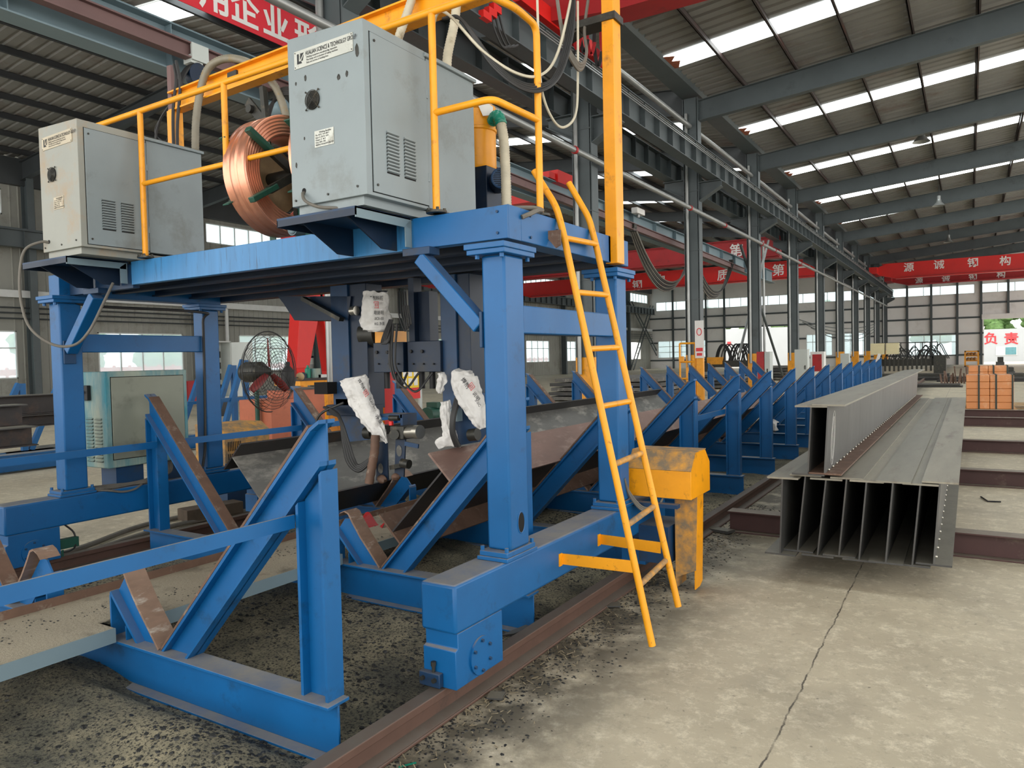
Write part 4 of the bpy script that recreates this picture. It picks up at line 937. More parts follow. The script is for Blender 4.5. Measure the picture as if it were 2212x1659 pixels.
MB().box(X2, X2b, HY, HY+.2, 1.05, 2.19).build('slide_column', 'blue_dark', h2, bevel=.004)
MB().box(X2b, X2c, HY+.02, HY+.2, 1.15, 2.19).build('slide_rail', 'navy', h2, bevel=.004)
MB().prism([yp(965, 850, HY), yp(1030, 850, HY), yp(1032, 955, HY), yp(992, 962, HY), yp(970, 905, HY)], (0, .12, 0)).build('nozzle_arm', 'blue_dark', h2)
MB().cyl(yp(1015, 940, HY-.03), yp(1032, 938, HY-.03), .042, 18).build('guide_knob', 'gunmetal', h2)
c = yp(988, 897, HY-.06); MB().box(c.x-.03, c.x+.03, c.y-.04, c.y+.02, c.z-.04, c.z+.05).build('junction_box', 'palegrey', h2, bevel=.004)
for hh, px in ((h1, 0), (h2, 1)):
    pass
def sack(pts, name, lab, par=None, dy=0.0):
    """crumpled woven bag grown along a spine of (px, py, half width, half thickness)"""
    m = MB(); n = 44; q = 10
    P = [(yp(x, y, HY-.1+dy), w, th) for x, y, w, th in pts]
    sp = arc([p[0] for p in P], q); ws = []
    for i in range(len(P)-1):
        for k in range(q):
            t = k/q; t = t*t*(3-2*t); ws.append((P[i][1]*(1-t)+P[i+1][1]*t, P[i][2]*(1-t)+P[i+1][2]*t))
    ws.append(P[-1][1:]); sd0 = RN.uniform(0, 50)
    for i, (c, (w, th)) in enumerate(zip(sp, ws)):
        tg = (sp[min(i+1, len(sp)-1)]-sp[max(i-1, 0)]).normalized(); nn = V((.45, -.89, .0)); nn = (nn-tg*nn.dot(tg)).normalized(); sd = tg.cross(nn).normalized()
        for k in range(n):
            a = 2*PI*k/n; co, si = math.cos(a), math.sin(a)
            p = c+sd*(w*co)+nn*(th*si)
            f1 = _ns.ridged_multi_fractal(V((co*1.6+sd0, si*1.6, i*.055)), 1.0, 2.0, 3, 1.0, 2.0) if hasattr(_ns, 'ridged_multi_fractal') else 0
            f2 = _ns.noise(V((p.x*26+sd0, p.y*26, p.z*26))); f3 = _ns.noise(V((p.x*60, p.y*60+sd0, p.z*34)))
            r = .012*(f1-.9)+.010*f2+.005*f3
            m.v.append(p+(sd*co+nn*si)*r+tg*(.018*f2 if i < 3 else 0))
    for i in range(len(sp)-1):
        for k in range(n): m.f.append((i*n+k, (i+1)*n+k, (i+1)*n+(k+1) % n, i*n+(k+1) % n))
    m.f.append(tuple(range((len(sp)-1)*n, len(sp)*n))[::-1])
    m.f.append(tuple(range(n)))
    o = tag(m.build(name, 'sack', sharp=70), lab, 'sack', 'woven flux sacks')
    return o, sp, ws
def sack_print(o, at, ang, size, lines):
    for (px, py, body, sz, red) in lines:
        m = MB()
        c = yp(px, py, HY-.145)
        X = V((math.cos(ang), 0, -math.sin(ang))); Y = V((math.sin(ang), 0, math.cos(ang)))
        text(m, body, sz, c, X, Y, True, .01)
        m.build('red_print' if red else 'black_print', 'sack_red' if red else 'ink', o, smooth=False)
s1, _, _ = sack([(764, 815, .098, .03), (766, 826, .105, .04), (771, 842, .092, .045), (781, 866, .085, .045), (795, 892, .078, .045), (808, 914, .066, .04), (819, 932, .045, .03), (829, 946, .022, .018), (836, 957, .006, .006)], 'flux_sack', 'torn white woven sack used as funnel on the head over the wide grey beam')
sack_print(s1, None, .95, 0, ((782, 838, '焊剂科技', .034, 0), (787, 852, '回', .05, 1), (800, 866, '使用说明', .026, 0), (804, 876, '3-0C0 25KG', .020, 0), (816, 908, '净重', .038, 0)))
s2, _, _ = sack([(1004, 802, .06, .03), (1002, 815, .085, .04), (1008, 838, .088, .045), (1018, 862, .082, .045), (1028, 886, .068, .04), (1036, 908, .05, .035), (1042, 926, .018, .015)], 'flux_sack', 'white woven sack funnel beside the front corner leg')
sack_print(s2, None, .9, 0, ((1002, 830, '焊剂', .04, 0), (1014, 838, '回', .05, 1), (1026, 858, '说明', .034, 0), (1030, 872, '3-0C', .028, 0)))
s3, _, _ = sack([(812, 630, .085, .03), (812, 648, .10, .045), (811, 672, .102, .05), (812, 697, .115, .05), (813, 711, .095, .045), (813, 717, .05, .03)], 'flux_sack', 'printed white sack hanging high between the welding heads')
sack_print(s3, None, .04, 0, ((812, 648, '焊剂科技', .036, 0), (812, 665, '回', .055, 1), (814, 679, '使用说明', .032, 0), (816, 691, '3-0C0-00', .028, 0), (816, 702, '25 KG 净重', .026, 0)))
s4, _, _ = sack([(962, 866, .03, .02), (964, 890, .035, .03), (966, 920, .03, .03), (972, 942, .045, .03), (968, 960, .085, .02), (968, 964, .05, .01)], 'flux_sack', 'limp white sack hanging behind the front corner leg head')
s5, _, _ = sack([(953, 806, .02, .012), (956, 820, .032, .018), (951, 842, .018, .012), (950, 850, .006, .006)], 'flux_sack', 'small torn white sack scrap tied at the crossbox end')
hp = thing('flux_hopper', 'dark blue crossbox between the welding heads with hopper outlets', 'hopper', (-3.6, HY, 1.5))
a = yp(806, 741, HY-.03); b = yp(952, 803, HY-.03)
MB().box(a.x, (a.x+b.x)/2-.025, HY-.03, HY+.16, b.z, a.z).box((a.x+b.x)/2+.015, b.x, HY-.03, HY+.16, b.z, a.z).build('box_half', 'navy', hp, bevel=.004)
MB().box((a.x+b.x)/2-.025, (a.x+b.x)/2+.015, HY+.02, HY+.12, b.z, a.z).build('spacer', 'hole', hp)
m = MB()
for px, py in ((814, 761), (837, 761), (888, 759), (912, 759), (818, 786), (840, 786), (860, 786), (893, 786), (915, 786), (937, 786)): q = yp(px, py, HY-.035); m.cyl((q.x, HY-.045, q.z), (q.x, HY-.029, q.z), .012 if py < 770 else .006, 8)
m.build('bolt', 'black', hp)
for px in (836, 862, 911, 934): q = yp(px, 806, HY+.05); MB().cyl((q.x, q.y, b.z), (q.x, q.y, b.z-.12), .022, 10).build('outlet', 'black', hp)
MB().box(yp(872, 640, HY).x, yp(884, 640, HY).x, HY+.05, HY+.14, a.z, 2.2).box(yp(884, 650, HY).x, yp(908, 650, HY).x, HY+.1, HY+.2, a.z, 2.1).build('hanger', 'navy', hp)
q = yp(822, 728, HY+.1); MB().box(yp(806, 728, HY).x, yp(840, 728, HY).x, HY+.02, HY+.2, a.z-.0, yp(806, 716, HY).z).build('tray', 'yellow', hp)
m = MB(); q = yp(775, 718, HY+.12)
MB().cyl((yp(770, 720, HY).x, HY+.1, yp(770, 722, HY).z), (yp(802, 720, HY).x, HY+.1, yp(770, 722, HY).z), .10, 24).build('wire_drum', 'gunmetal', hp)
# dark drive block under the platform, left of the heads
db = thing('cross_slide', 'black cross slide block under the platform left of the welding heads', 'slide', (yp(690, 680, HY).x, HY, 1.9))
MB().prism([yp(636, 692, HY), yp(752, 692, HY), yp(758, 640, HY), yp(600, 640, HY), yp(612, 655, HY)], (0, .25, 0)).build('block', 'navy', db)
MB().bar(yp(655, 645, HY-.05), yp(738, 690, HY-.05), .03, .05, (0, 1, 0)).build('stay', 'gunmetal', db)
MB().cyl(yp(760, 672, HY-.02), yp(770, 671, HY-.02), .035, 16).build('roller', 'chrome', db)
# torch carriage with silver motor sitting over the beam
tc = thing('wire_feeder', 'wire feeder with silver motor and perforated plates standing over the wide grey beam', 'wire feeder', (yp(845, 1050, HY).x, HY, .6))
def plate(pts, y, th=.012): return MB().prism([yp(px, py, y) for px, py in pts], (0, th, 0))
for (pts, hx, hy_, rr) in (([(812, 1038), (838, 1038), (836, 955), (815, 955)], 822, 1012, .03), ([(852, 1030), (872, 1030), (876, 930), (855, 930)], 862, 974, .032)):
    plate(pts, HY-.1).build('side_plate', 'navy', tc)
    q = yp(hx, hy_, HY-.103); d = MB(); d.add([(q.x+rr*.8*math.cos(2*PI*k/20), q.y, q.z+rr*1.25*math.sin(2*PI*k/20)) for k in range(20)], [tuple(range(20))[::-1]]); d.build('plate_hole', 'steel_web', tc, smooth=False)
bx = yp(842, 920, HY-.12); bx2 = yp(872, 950, HY-.12)
MB().box(bx.x, bx2.x, HY-.12, HY+.02, bx2.z, bx.z).build('gearbox', 'gunmetal', tc, bevel=.006)
MB().cyl(yp(851, 939, HY-.12), yp(851, 939, HY-.15), .035, 20).build('gear_cover', 'gunmetal', tc)
MB().cyl(yp(872, 935, HY-.07), yp(902, 933, HY-.10), .04, 24).cyl(yp(898, 933, HY-.1), yp(908, 933, HY-.105), .048, 24).build('motor', 'chrome', tc)
MB().box(yp(832, 895, HY).x, yp(880, 895, HY).x, HY-.06, HY+.1, yp(832, 900, HY).z, yp(832, 893, HY).z).box(yp(876, 895, HY).x, yp(881, 895, HY).x, HY-.06, HY+.1, yp(832, 930, HY).z, yp(832, 893, HY).z).build('frame_top', 'blue_dark', tc)
MB().cyl(yp(842, 903, HY-.06), yp(862, 903, HY-.06), .02, 12).build('spool_pin', 'gunmetal', tc)
MB().box(yp(844, 913, HY-.1).x, yp(850, 913, HY-.1).x, HY-.12, HY-.1, yp(844, 915, HY).z, yp(844, 907, HY).z).build('indicator_lamp', 'red', tc)
p_, r_ = ribbed_hose([yp(811, 940, HY-.16), yp(809, 975, HY-.17), yp(803, 1010, HY-.18), yp(797, 1045, HY-.2)], .034, .05)
MB().tube(p_, r_, 12).build('torch_nozzle', 'rust', tc)
MB().bar(yp(845, 1010, HY-.12), yp(880, 1002, HY-.16), .03, .03).cyl(yp(868, 1000, HY-.17), yp(884, 1003, HY-.17), .032, 14).build('seam_follower', 'gunmetal', tc)
MB().bar(yp(875, 958, HY-.12), yp(904, 964, HY-.12), .012, .03).build('bracket', 'blue_dark', tc)
MB().ball(yp(825, 1035, HY-.12), .04, .035, .03, 12, 8, .1).ball(yp(855, 1030, HY-.1), .035, .03, .025, 12, 8, .1).build('flux_heap', 'rust', tc)
# cables around the heads
def hang(pxs, Y, r, lab, mt='cable', n=8):
    return tag(MB().tube(arc([yp(x, y, Y+dy) for x, y, dy in pxs], n), r, 6).build('hanging_cable', mt), lab, 'cable', 'cables around the welding heads')
m = MB()
for k in range(4): m.tube(arc([yp(700+2*k, 880, HY-.1), yp(718, 885+3*k, HY-.14), yp(735, 905, HY-.2), yp(742+4*k, 960, HY-.22), yp(752+4*k, 1000-3*k, HY-.22), yp(775, 1018-4*k, HY-.2), yp(800, 1000-3*k, HY-.18)], 8), .011, 6)
m.tube(arc([yp(742, 870, HY-.1), yp(698, 890, HY-.15), yp(684, 910, HY-.16), yp(692, 925, HY-.16), yp(715, 920, HY-.12)], 8), .010, 6)
tag(m.build('cable_bundle', 'cable'), 'thick black cables curving down to the torch nozzle', 'cables')
m = MB()
for k, (xa, xb, d) in enumerate(((846, 858, 818), (850, 880, 834), (845, 905, 838), (858, 934, 846))):
    m.tube(arc([yp(xa, 700, HY-.1), yp(xa-4, 760, HY-.12), yp(xa, 800, HY-.12), yp((xa+xb)/2, d, HY-.13), yp(xb, 805, HY-.06)], 8), .008, 6)
for k in range(4): m.tube(arc([yp(860+5*k, 630, HY-.05), yp(862+6*k, 680, HY-.08), yp(876+4*k, 715-5*k, HY-.1), yp(870+4*k, 660, HY-.1)], 8), .006, 6)
for k in range(4): m.tube(arc([yp(842+2*k, 690, HY-.1), yp(828+3*k, 725, HY-.13), yp(824+3*k, 742, HY-.13), yp(834+2*k, 735, HY-.13), yp(846, 705, HY-.1)], 8), .007, 6)
tag(m.build('cable_bundle', 'cable'), 'black cables draped over the crossbox between the heads', 'cables')
m = MB()
for k in range(3): m.tube(arc([yp(985+4*k, 860, HY-.1), yp(976+3*k, 900, HY-.15), yp(975+3*k, 935, HY-.15), yp(985+4*k, 965, HY-.12)], 8), .012, 6)
tag(m.build('cable_bundle', 'cable'), 'black cables looping beside the blue junction box', 'cables')
# ================================================================== CONTROL CABINET on the left carriage
t = thing('control_cabinet', 'two-tone teal and grey control cabinet standing between the rear gantry legs', 'electrical cabinet', (-6.16, 3.75, .62))
x0, x1, y0, y1, z0, z1 = -6.335, -6.0, 3.385, 4.13, .775, 1.572
MB().box(x0, x1, y0, y1, z0, z1).build('body', 'teal', t, bevel=.008)
MB().box(x1, x1+.008, y0+.05, y1-.04, z0+.07, z1-.05).build('door', mat('olive_grey_door', srgb(128, 132, 118), .5, 0, .08, 1.5, dirt=srgb(92, 92, 82), damt=.35, dscale=2), t, bevel=.003)
m = MB()
for a, b, c, d in ((y0+.045, y0+.05, z0+.07, z1-.05), (y1-.04, y1-.035, z0+.07, z1-.05), (y0+.045, y1-.035, z0+.064, z0+.07), (y0+.045, y1-.035, z1-.05, z1-.045)): m.box(x1-.001, x1+.0015, a, b, c, d)
m.build('door_gap', 'hole', t)
m = MB()
for xa, xb in ((x0+.055, x0+.145), (x0+.185, x0+.275)):
    for k in range(13):
        z = .83+k*.029
        m.prism([(xa, y0, z), (xb, y0, z), (xb, y0-.014, z), (xa, y0-.014, z)], (0, 0, .003)).prism([(xa, y0-.014, z), (xb, y0-.014, z), (xb, y0, z+.014), (xa, y0, z+.014)], (0, .002, .0015))
m.build('louvre', 'teal', t)
m = MB()
for xa, xb in ((x0+.055, x0+.145), (x0+.185, x0+.275)):
    for k in range(13): m.box(xa, xb, y0-.0125, y0-.001, .8265+k*.029, .8295+k*.029)
m.build('louvre_gap', 'hole', t)
b = MB().box(x0+.02, x0+.125, y0-.03, y0, 1.335, 1.46).build('breaker', 'black', t, bevel=.004)
MB().box(x0+.03, x0+.07, y0-.036, y0-.03, 1.36, 1.43).build('breaker_plate', 'paper', b); MB().box(x0+.055, x0+.078, y0-.055, y0-.034, 1.395, 1.415).build('toggle', 'black', b)
MB().box(-6.27, -6.05, 3.48, 3.72, .607, .775).build('pedestal', 'blue_dark', t); MB().box(-6.27, -6.05, 3.9, 4.08, .607, .775).build('pedestal', 'blue_dark', t)
m = MB()
for k in range(11):
    j = .012*k; m.tube(arc([(-6.10+j*.4, 3.86+j, .775), (-6.06+j*.3, 3.84+j, .68), (-6.03+.004*k, 3.72+j, .635+.004*(k % 4)), (-6.0+.003*k, 3.58+j, .622+.006*(k % 3)), (-5.995-.008*k, 3.42, .618+.005*(k % 4)), (-6.0-.012*k, 3.27, .632)], 8), .0095, 6)
m.tube(arc([(-6.0, 3.28, .62), (-5.97, 3.38, .60), (-5.965, 3.48, .575), (-5.965, 3.58, .58), (-5.985, 3.66, .61)], 8), .009, 6)
tag(m.build('cable_bundle', 'cable_grey'), 'bundle of grey cables coiled on the carriage under the control cabinet', 'cables')
tag(MB().tube(arc([(-5.99, 3.14, 2.16), (-5.975, 3.3, 2.1), (-5.96, 4.27, 2.09), (-5.975, 4.30, 2.0), (-5.97, 4.29, 1.5), (-5.965, 4.27, .9), (-5.97, 4.24, .68)], 8), .012, 6).build('black_cable', 'cable'), 'black cable running down the rear left gantry leg', 'cable')
tag(MB().tube(arc([(-6.06, 3.05, .385), (-6.05, 3.12, .3), (-6.0, 3.1, .21), (-5.97, 3.05, .185), (-5.98, 2.998, .18)], 8), .007, 6).build('switch_cable', 'cable'), 'thin cable drooping from the carriage to the limit switch box', 'cable')
m = MB()
for off in (0, .16): m.tube(arc([(-6.45-off, 1.5, .03), (-6.4-off, 3.2, .03), (-6.7-off*2, 4.5, .03), (-6.5-off, 6.5, .03), (-6.8, 9, .03)], 8), .025, 8)
tag(m.build('floor_hose', 'cable_grey'), 'grey hoses lying on the floor beside the rear rail', 'hose')
# yellow drive guard
t = thing('drive_guard', 'yellow sheet metal drive guard with sloped lid at the rear carriage', 'drive guard', (-1.72, 4.85, .02))
ya, yb = 4.68, 5.09; xa, xb = -1.99, -1.545
prof = [(ya, .655), (ya, .845), (ya+.10, .955), (ya+.31, .955), (yb, .86), (yb, .655)]
MB().prism([(xa, y, z) for y, z in prof], (xb-xa, 0, 0)).build('housing', 'yellow', t, bevel=.003)
MB().prism([(xa, ya-.004, .843), (xa, ya+.098, .958), (xa, ya+.103, .952), (xa, ya, .839)], (xb-xa, 0, 0)).prism([(xa, ya+.098, .955), (xa, ya+.312, .955), (xa, ya+.312, .96), (xa, ya+.098, .96)], (xb-xa+.004, 0, 0)).build('dusty_lid', 'yellow_dusty', t)
MB().box(-1.70, -1.69, 4.80, 4.99, .03, .655).prism([(-1.545, 4.80, .655), (-1.69, 4.80, .655), (-1.69, 4.80, .10), (-1.56, 4.80, .16)], (0, .005, 0)).build('skirt', 'yellow_dusty', t)
MB().prism([(-1.565, 4.80, .655), (-1.565, 4.98, .655), (-1.575, 4.97, .05), (-1.58, 4.93, .02), (-1.58, 4.83, .02)], (.006, 0, 0)).build('guard_leg', 'yellow', t)
MB().box(-1.93, -1.62, 4.62, 4.68, .60, .625).cyl((-1.92, 4.9, .3), (-1.75, 4.9, .3), .10, 20).box(-1.93, -1.72, 4.72, 5.06, .2, .45).build('gear_motor', 'blue_dark', t)
m = MB()
for k in range(3): m.tube(arc([(-1.935, 4.5, .80), (-1.92, 4.55, .70-.01*k), (-1.85, 4.6, .60-.012*k), (-1.77, 4.66, .60), (-1.74, 4.7, .66)], 8), .008, 6)
tag(m.build('motor_cable', 'cable_grey'), 'pair of grey cables drooping below the yellow drive guard', 'cables')
# ================================================================== BEAM STACK
def hbeam(name, xw, ya, yb, z0, h, bf, tw, tf, lab, grp, sk=0.0, tilt=0.0, mts=('steel', 'steel', 'steel')):
    t = thing(name, lab, 'beam', (xw, (ya+yb)/2, z0), grp)
    def q(x, z): return (xw+x+tilt*z, ya, z0+z)
    D = (sk, yb-ya, 0)
    MB().prism([q(-bf/2, 0), q(bf/2, 0), q(bf/2, tf), q(-bf/2, tf)], D).build('flange', mts[0], t, smooth=False)
    w = MB().prism([q(-tw/2, tf), q(tw/2, tf), q(tw/2, h-tf), q(-tw/2, h-tf)], D).build('web', mts[1], t, smooth=False)
    MB().prism([q(-bf/2, h-tf), q(bf/2, h-tf), q(bf/2, h), q(-bf/2, h)], D).build('flange', mts[2], t, smooth=False)
    return t, w
yS = 5.36; NB = 8
tops = [262, 485, 708, 920, 1130, 1408, 1688, 1890]
BX = [yp(1640+p/4.809, 980+(230+ (p-262)*.075)/4.809, yS).x for p in tops]
bz = .195
order = ('leftmost', 'second', 'third', 'fourth', 'fifth', 'sixth', 'seventh')
WB = [zp(1640+p/4.809, 980+(995+(p-262)*.11)/4.809, .2).x for p in (262, 415, 625, 845, 1055, 1330, 1595, 1815)]
for i in range(8):
    dz = .0135*(i % 2)+(.004 if i in (4, 7) else 0)
    t, w = hbeam('steel_beam', WB[i], yS+RN.uniform(-.05, .06), 15.0+RN.uniform(-.2, .2), bz+dz, .545, .205, .010, .012, 'raw grey H-beam in the lower layer of the stack, %s' % (('leftmost', 'second from the left', 'third from the left', 'fourth from the left', 'fifth from the left', 'sixth from the left', 'second from the right', 'rightmost with bright weld beads along its web')[i]), 'raw beams of the stack', mts=('steel', 'steel_side' if i == 7 else 'steel', 'top%d' % (i*2 % 3)), tilt=(BX[i]-WB[i])/.545*.85)
    if i == 7:
        m = MB()
        for k in range(40): m.ball((WB[i]+.012, yS+.1+k*.24, bz+dz+.05+.004*k), .010, None, None, 6, 4)
        m.build('weld_bead', 'chrome', t)
ztop = bz+.545+.02
wl, wr_ = yp(1745, 1022, yS-.02), yp(1781, 1026, yS-.02)
wlt, wrt = yp(1752, 880, yS-.02), yp(1789, 878, yS-.02)
hU = wrt.z-ztop+.004
for i, (p, q) in enumerate(((wl, wlt), (wr_, wrt))):
    t, w = hbeam('steel_beam', p.x, yS-.02, 15.4, ztop+.010*i, hU, .21, .010, .012, ('raw grey H-beam on top of the stack, the one nearer the cradles', 'raw grey H-beam on top of the stack with chalk oval on its web')[i], 'raw beams on top of the stack', mts=('rust' if i else 'steel', 'steel_side' if i else 'steel', 'top0'), tilt=(q.x-p.x)/hU)
    if i == 1:
        m = MB()
        for k in range(55): m.ball((p.x+.012, yS+.08+k*.175, ztop+.032), .009, None, None, 6, 4)
        m.build('weld_bead', 'chrome', t)
        til = (q.x-p.x)/hU
        m = MB()
        for ra, rb, cy_ in ((.075, .19, yS+.22), (.035, .15, yS+.22)): m.tube([(p.x+.0075+til*(hU*.5+rb*math.sin(2*PI*k/30)), cy_+ra*math.cos(2*PI*k/30), ztop+hU*.5+rb*math.sin(2*PI*k/30)) for k in range(30)], .0011, 5, True)
        m.build('chalk_oval', 'paper', t)
# sleepers
for i, (xa, xb, y, yaw) in enumerate(((-1.86, 3.4, 6.72, -.02), (-1.4, 3.6, 10.2, .0), (-1.3, 4, 13.5, -.0), (-1.2, 4.4, 18.0, .0), (-1.0, 4.4, 20.2, 0.0))):
    m = MB().ibeam((xa, y, .095), (xb, y+yaw*(xb-xa), .095), .19, .17, .010, .012)
    tag(m.build('floor_sleeper', 'maroon', bevel=.002), 'dark maroon support beam lying across under the stack, %s from the front' % ordn[i], 'support beam', 'support beams under the stack')
tag(MB().obox((-1.93, 6.60, .02), (.12, -.03, 0), (.02, .05, 0), (0, 0, .012)).build('steel_offcut', 'steel'), 'flat steel offcut at the end of the front support beam', 'offcut', 'offcuts beside the near rail')
tag(MB().obox((zp(1072, 1508).x, zp(1072, 1508).y, .012), (.035, .012, 0), (-.012, .035, 0), (0, 0, .004)).build('steel_offcut', 'steel'), 'small square steel offcut on the floor near the rail', 'offcut', 'offcuts beside the near rail')
tag(MB().obox((zp(1320, 1310).x, zp(1320, 1310).y, .012), (.05, .03, 0), (-.02, .035, 0), (0, 0, .004)).build('steel_offcut', 'steel'), 'dusty steel offcut on the floor behind the ladder foot', 'offcut', 'offcuts beside the near rail')
a, b = zp(1095, 1372, .03), zp(1210, 1325, .05)
tag(MB().obox((a+b)/2, (b-a)/2, V((.03, .03, .0)), (0, 0, .004)).build('loose_strip', 'steel'), 'long flat steel strip lying on the grit beside the near rail', 'steel strip')
p = zp(880, 1652, .004); tag(MB().obox(p, (.02, .03, 0), (-.004, .003, 0), (0, 0, .001)).build('green_strap_scrap', 'elbow'), 'scrap of green strapping on the floor by the rail', 'scrap')
a, b, c = zp(2150, 1098, .008), zp(2134, 1080, .008), zp(2166, 1082, .008)
a, b, c = zp(2119, 1073, .01), zp(2134, 1083, .01), zp(2162, 1084, .01)
tag(MB().tube([a, b, c], .008, 6).build('bent_rod', 'black'), 'bent black rod on the open floor right of the stack', 'rod')
# rusted scrap by second cradle
p = zp(800, 1140, .3); m = MB()
for k in range(10):
    a0, a1 = -.12+.024*k, -.12+.024*(k+1)
    m.prism([p+V((a0, -.05, .06*math.sin(k*.55))), p+V((a1, -.05, .06*math.sin((k+1)*.55))), p+V((a1, .08, .05+.05*math.sin((k+1)*.6+1))), p+V((a0, .08, .05+.05*math.sin(k*.6+1)))], (0, 0, .004))
tag(m.build('torn_plate', 'red_dull'), 'torn curled plate with red paint behind the second cradle short arm', 'scrap plate')
# ================================================================== PALLETS
def pallet(x, y, w, d, layers, lab, wrap):
    t = thing('pallet', lab[0], 'pallet', (x, y, 0), 'wooden pallets')
    m = MB()
    for k in range(3): m.box(x-w/2, x+w/2, y-d/2+k*(d-.1)/2, y-d/2+.1+k*(d-.1)/2, .015, .03)
    for i in range(3):
        for k in range(3): m.box(x-w/2+i*(w-.13)/2, x-w/2+.13+i*(w-.13)/2, y-d/2+k*(d-.1)/2, y-d/2+.1+k*(d-.1)/2, .03, .11)
    for k in range(6): m.box(x-w/2, x+w/2, y-d/2+k*(d-.1)/5, y-d/2+.1+k*(d-.1)/5, .11, .128)
    m.build('slats', 'wood', t)
    if not layers: return
    bx = thing('carton_block', lab[1], 'carton stack', (x, y, .128), 'wrapped carton blocks')
    n = layers; hh = .165; j = 0
    for l in range(n):
        k = 0
        for i in range(2):
            for q in range(2):
                xa = x-w/2+.06+i*(w-.12)/2; ya = y-d/2+.05+q*(d-.1)/2
                MB().box(xa+.004, xa+(w-.12)/2-.004, ya+.004, ya+(d-.1)/2-.004, .128+l*hh+.003, .128+(l+1)*hh).build('carton', 'carton', bx, bevel=.012)
    m = MB(); H = .128+n*hh+.006
    for xx in (x-w*.2, x+w*.12, x+w*.42): m.box(xx-.018, xx+.018, y-d/2+.036, y-d/2+.046, .128, H).box(xx-.018, xx+.018, y-d/2+.04, y+d/2-.04, H-.004, H+.004)
    m.build('strap', 'strap', bx)
pallet(.40, 21.75, 1.10, 1.05, 5, ('wooden pallet under the nearer block of orange cartons', 'nearer block of orange strapped cartons beyond the stack'), True)
pallet(.42, 24.6, 1.05, 1.0, 6, ('wooden pallet under the farther block of orange cartons', 'farther block of orange cartons behind the nearer one'), True)
pallet(1.30, 23.6, .9, 1.0, 0, ('empty wooden pallet beside the carton blocks', ''), False)
# ================================================================== CRANES
def crane(Y, x0, x1, z0, h, chars, lab, sz, taper=True, mt='red'):
    t = thing('overhead_crane', lab, 'crane', ((x0+x1)/2, Y, z0), 'red overhead cranes')
    m = MB().prism([(x0, Y-.25, z0+h*.35), (x0+1.6, Y-.25, z0), (x1, Y-.25, z0), (x1, Y-.25, z0+h), (x0+.9, Y-.25, z0+h), (x0, Y-.25, z0+h*.75)], (0, .5, 0))
    m.box(x0+.6, x1, Y-.32, Y+.32, z0+h, z0+h+.04); m.box(x0+1.6, x1, Y-.34, Y+.34, z0-.04, z0+.02)
    m.build('girder', mt, t)
    MB().box(x0-.25, x0+.35, Y-1.6, Y+1.6, z0+h*.3, z0+h*.75).build('end_carriage', mt, t)
    for ch, px, py in chars:
        m = MB(); p = yp(px, py, Y-.26); text(m, ch, sz, (p.x, Y-.262, p.z-sz*.38), (1, 0, 0), (0, 0, 1), True, .015); m.build('character', 'white', t, smooth=False)
    MB().box(x0+2, x1, Y-.62, Y-.34, z0+.03, z0+.06).build('walkway', 'red_dull', t)
    return t
crane(70, -6.9, 19, 7.62, 1.22, [('源', 1963, 577), ('诚', 2028, 571), ('钢', 2101, 567), ('构', 2171, 563)], 'large red overhead crane girder over the open floor, the nearer of two', .78)
crane(83, -6.9, 19, 8.02, 1.25, [('源', 1985, 606), ('诚', 2043, 602), ('钢', 2101, 598), ('构', 2162, 593)], 'red overhead crane girder hanging behind the nearer one at the end wall', .72, mt='red_dull')
crane(54, -33, -8.4, 6.75, 1.15, [('钢', 1376, 616), ('构', 1425, 604), ('质', 1561, 594), ('第', 1681, 583), ('一', 1736, 577)], 'bright red overhead crane girder seen behind the columns', .85)
crane(40.5, -33, -8.4, 6.6, 1.05, [('第', 1590, 541)], 'dull red overhead crane girder above the bright one behind the columns', .75, mt='red_dull')
# nearer crane over the open floor, its end carriage on the runway
t = thing('overhead_crane', 'red crane overhead at the top edge, with grooved end carriage and hanging festoon', 'crane', (-4, 12.9, 8.0), 'red overhead cranes')
MB().prism([(-7.1, 12.6, 8.02), (-5.4, 12.6, 7.85), (12, 12.6, 7.85), (12, 12.6, 8.95), (-7.1, 12.6, 8.5)], (0, .6, 0)).build('girder', 'red_dull', t)
MB().box(-7.12, -6.75, 11.5, 14.6, 7.95, 8.25).build('end_carriage', 'red', t)
MB().cyl((-6.9, 14.75, 8.1), (-6.9, 15.15, 8.0), .17, 20).build('drive_motor', 'red_dull', t)
for k in range(9):
    q = MB(); p0 = yp(1195+15*k, 20+RN.uniform(-10, 4), 13.3+.1*k)
    dz = RN.uniform(.8, 1.25)
    pts = [(p0.x, p0.y, p0.z+.6), (p0.x+.02, p0.y, p0.z), (p0.x-.03, p0.y, p0.z-dz*.6), (p0.x+.05, p0.y, p0.z-dz), (p0.x+.14, p0.y, p0.z-dz*.75)]
    P = arc(pts, 6)
    for a, b in zip(P, P[1:]): q.bar(a, b, .012, .075, (1, 0, 0))
    q.build('festoon_cable', ('cable', 'red_dull')[k % 2], t)
cg = thing('current_collector', 'red current collector block with cables on the open-floor runway', 'collector', (-6.8, 10.9, 7.7))
for px, py in ((1070, 20), (1060, 28), (1048, 35)):
    p = xp(px, py, -6.78); MB().obox(p, (.05, 0, 0), (0, .12, 0), (0, 0, .06)).build('block', 'red', cg)
m = MB()
for k in range(3): p = xp(1060+9*k, 32, -6.76); m.tube(arc([p, p+V((.02, .1, -.25)), p+V((0, .35, -.4)), p+V((0, .6, -.3))], 6), .02, 6)
m.build('lead', 'cable', cg)
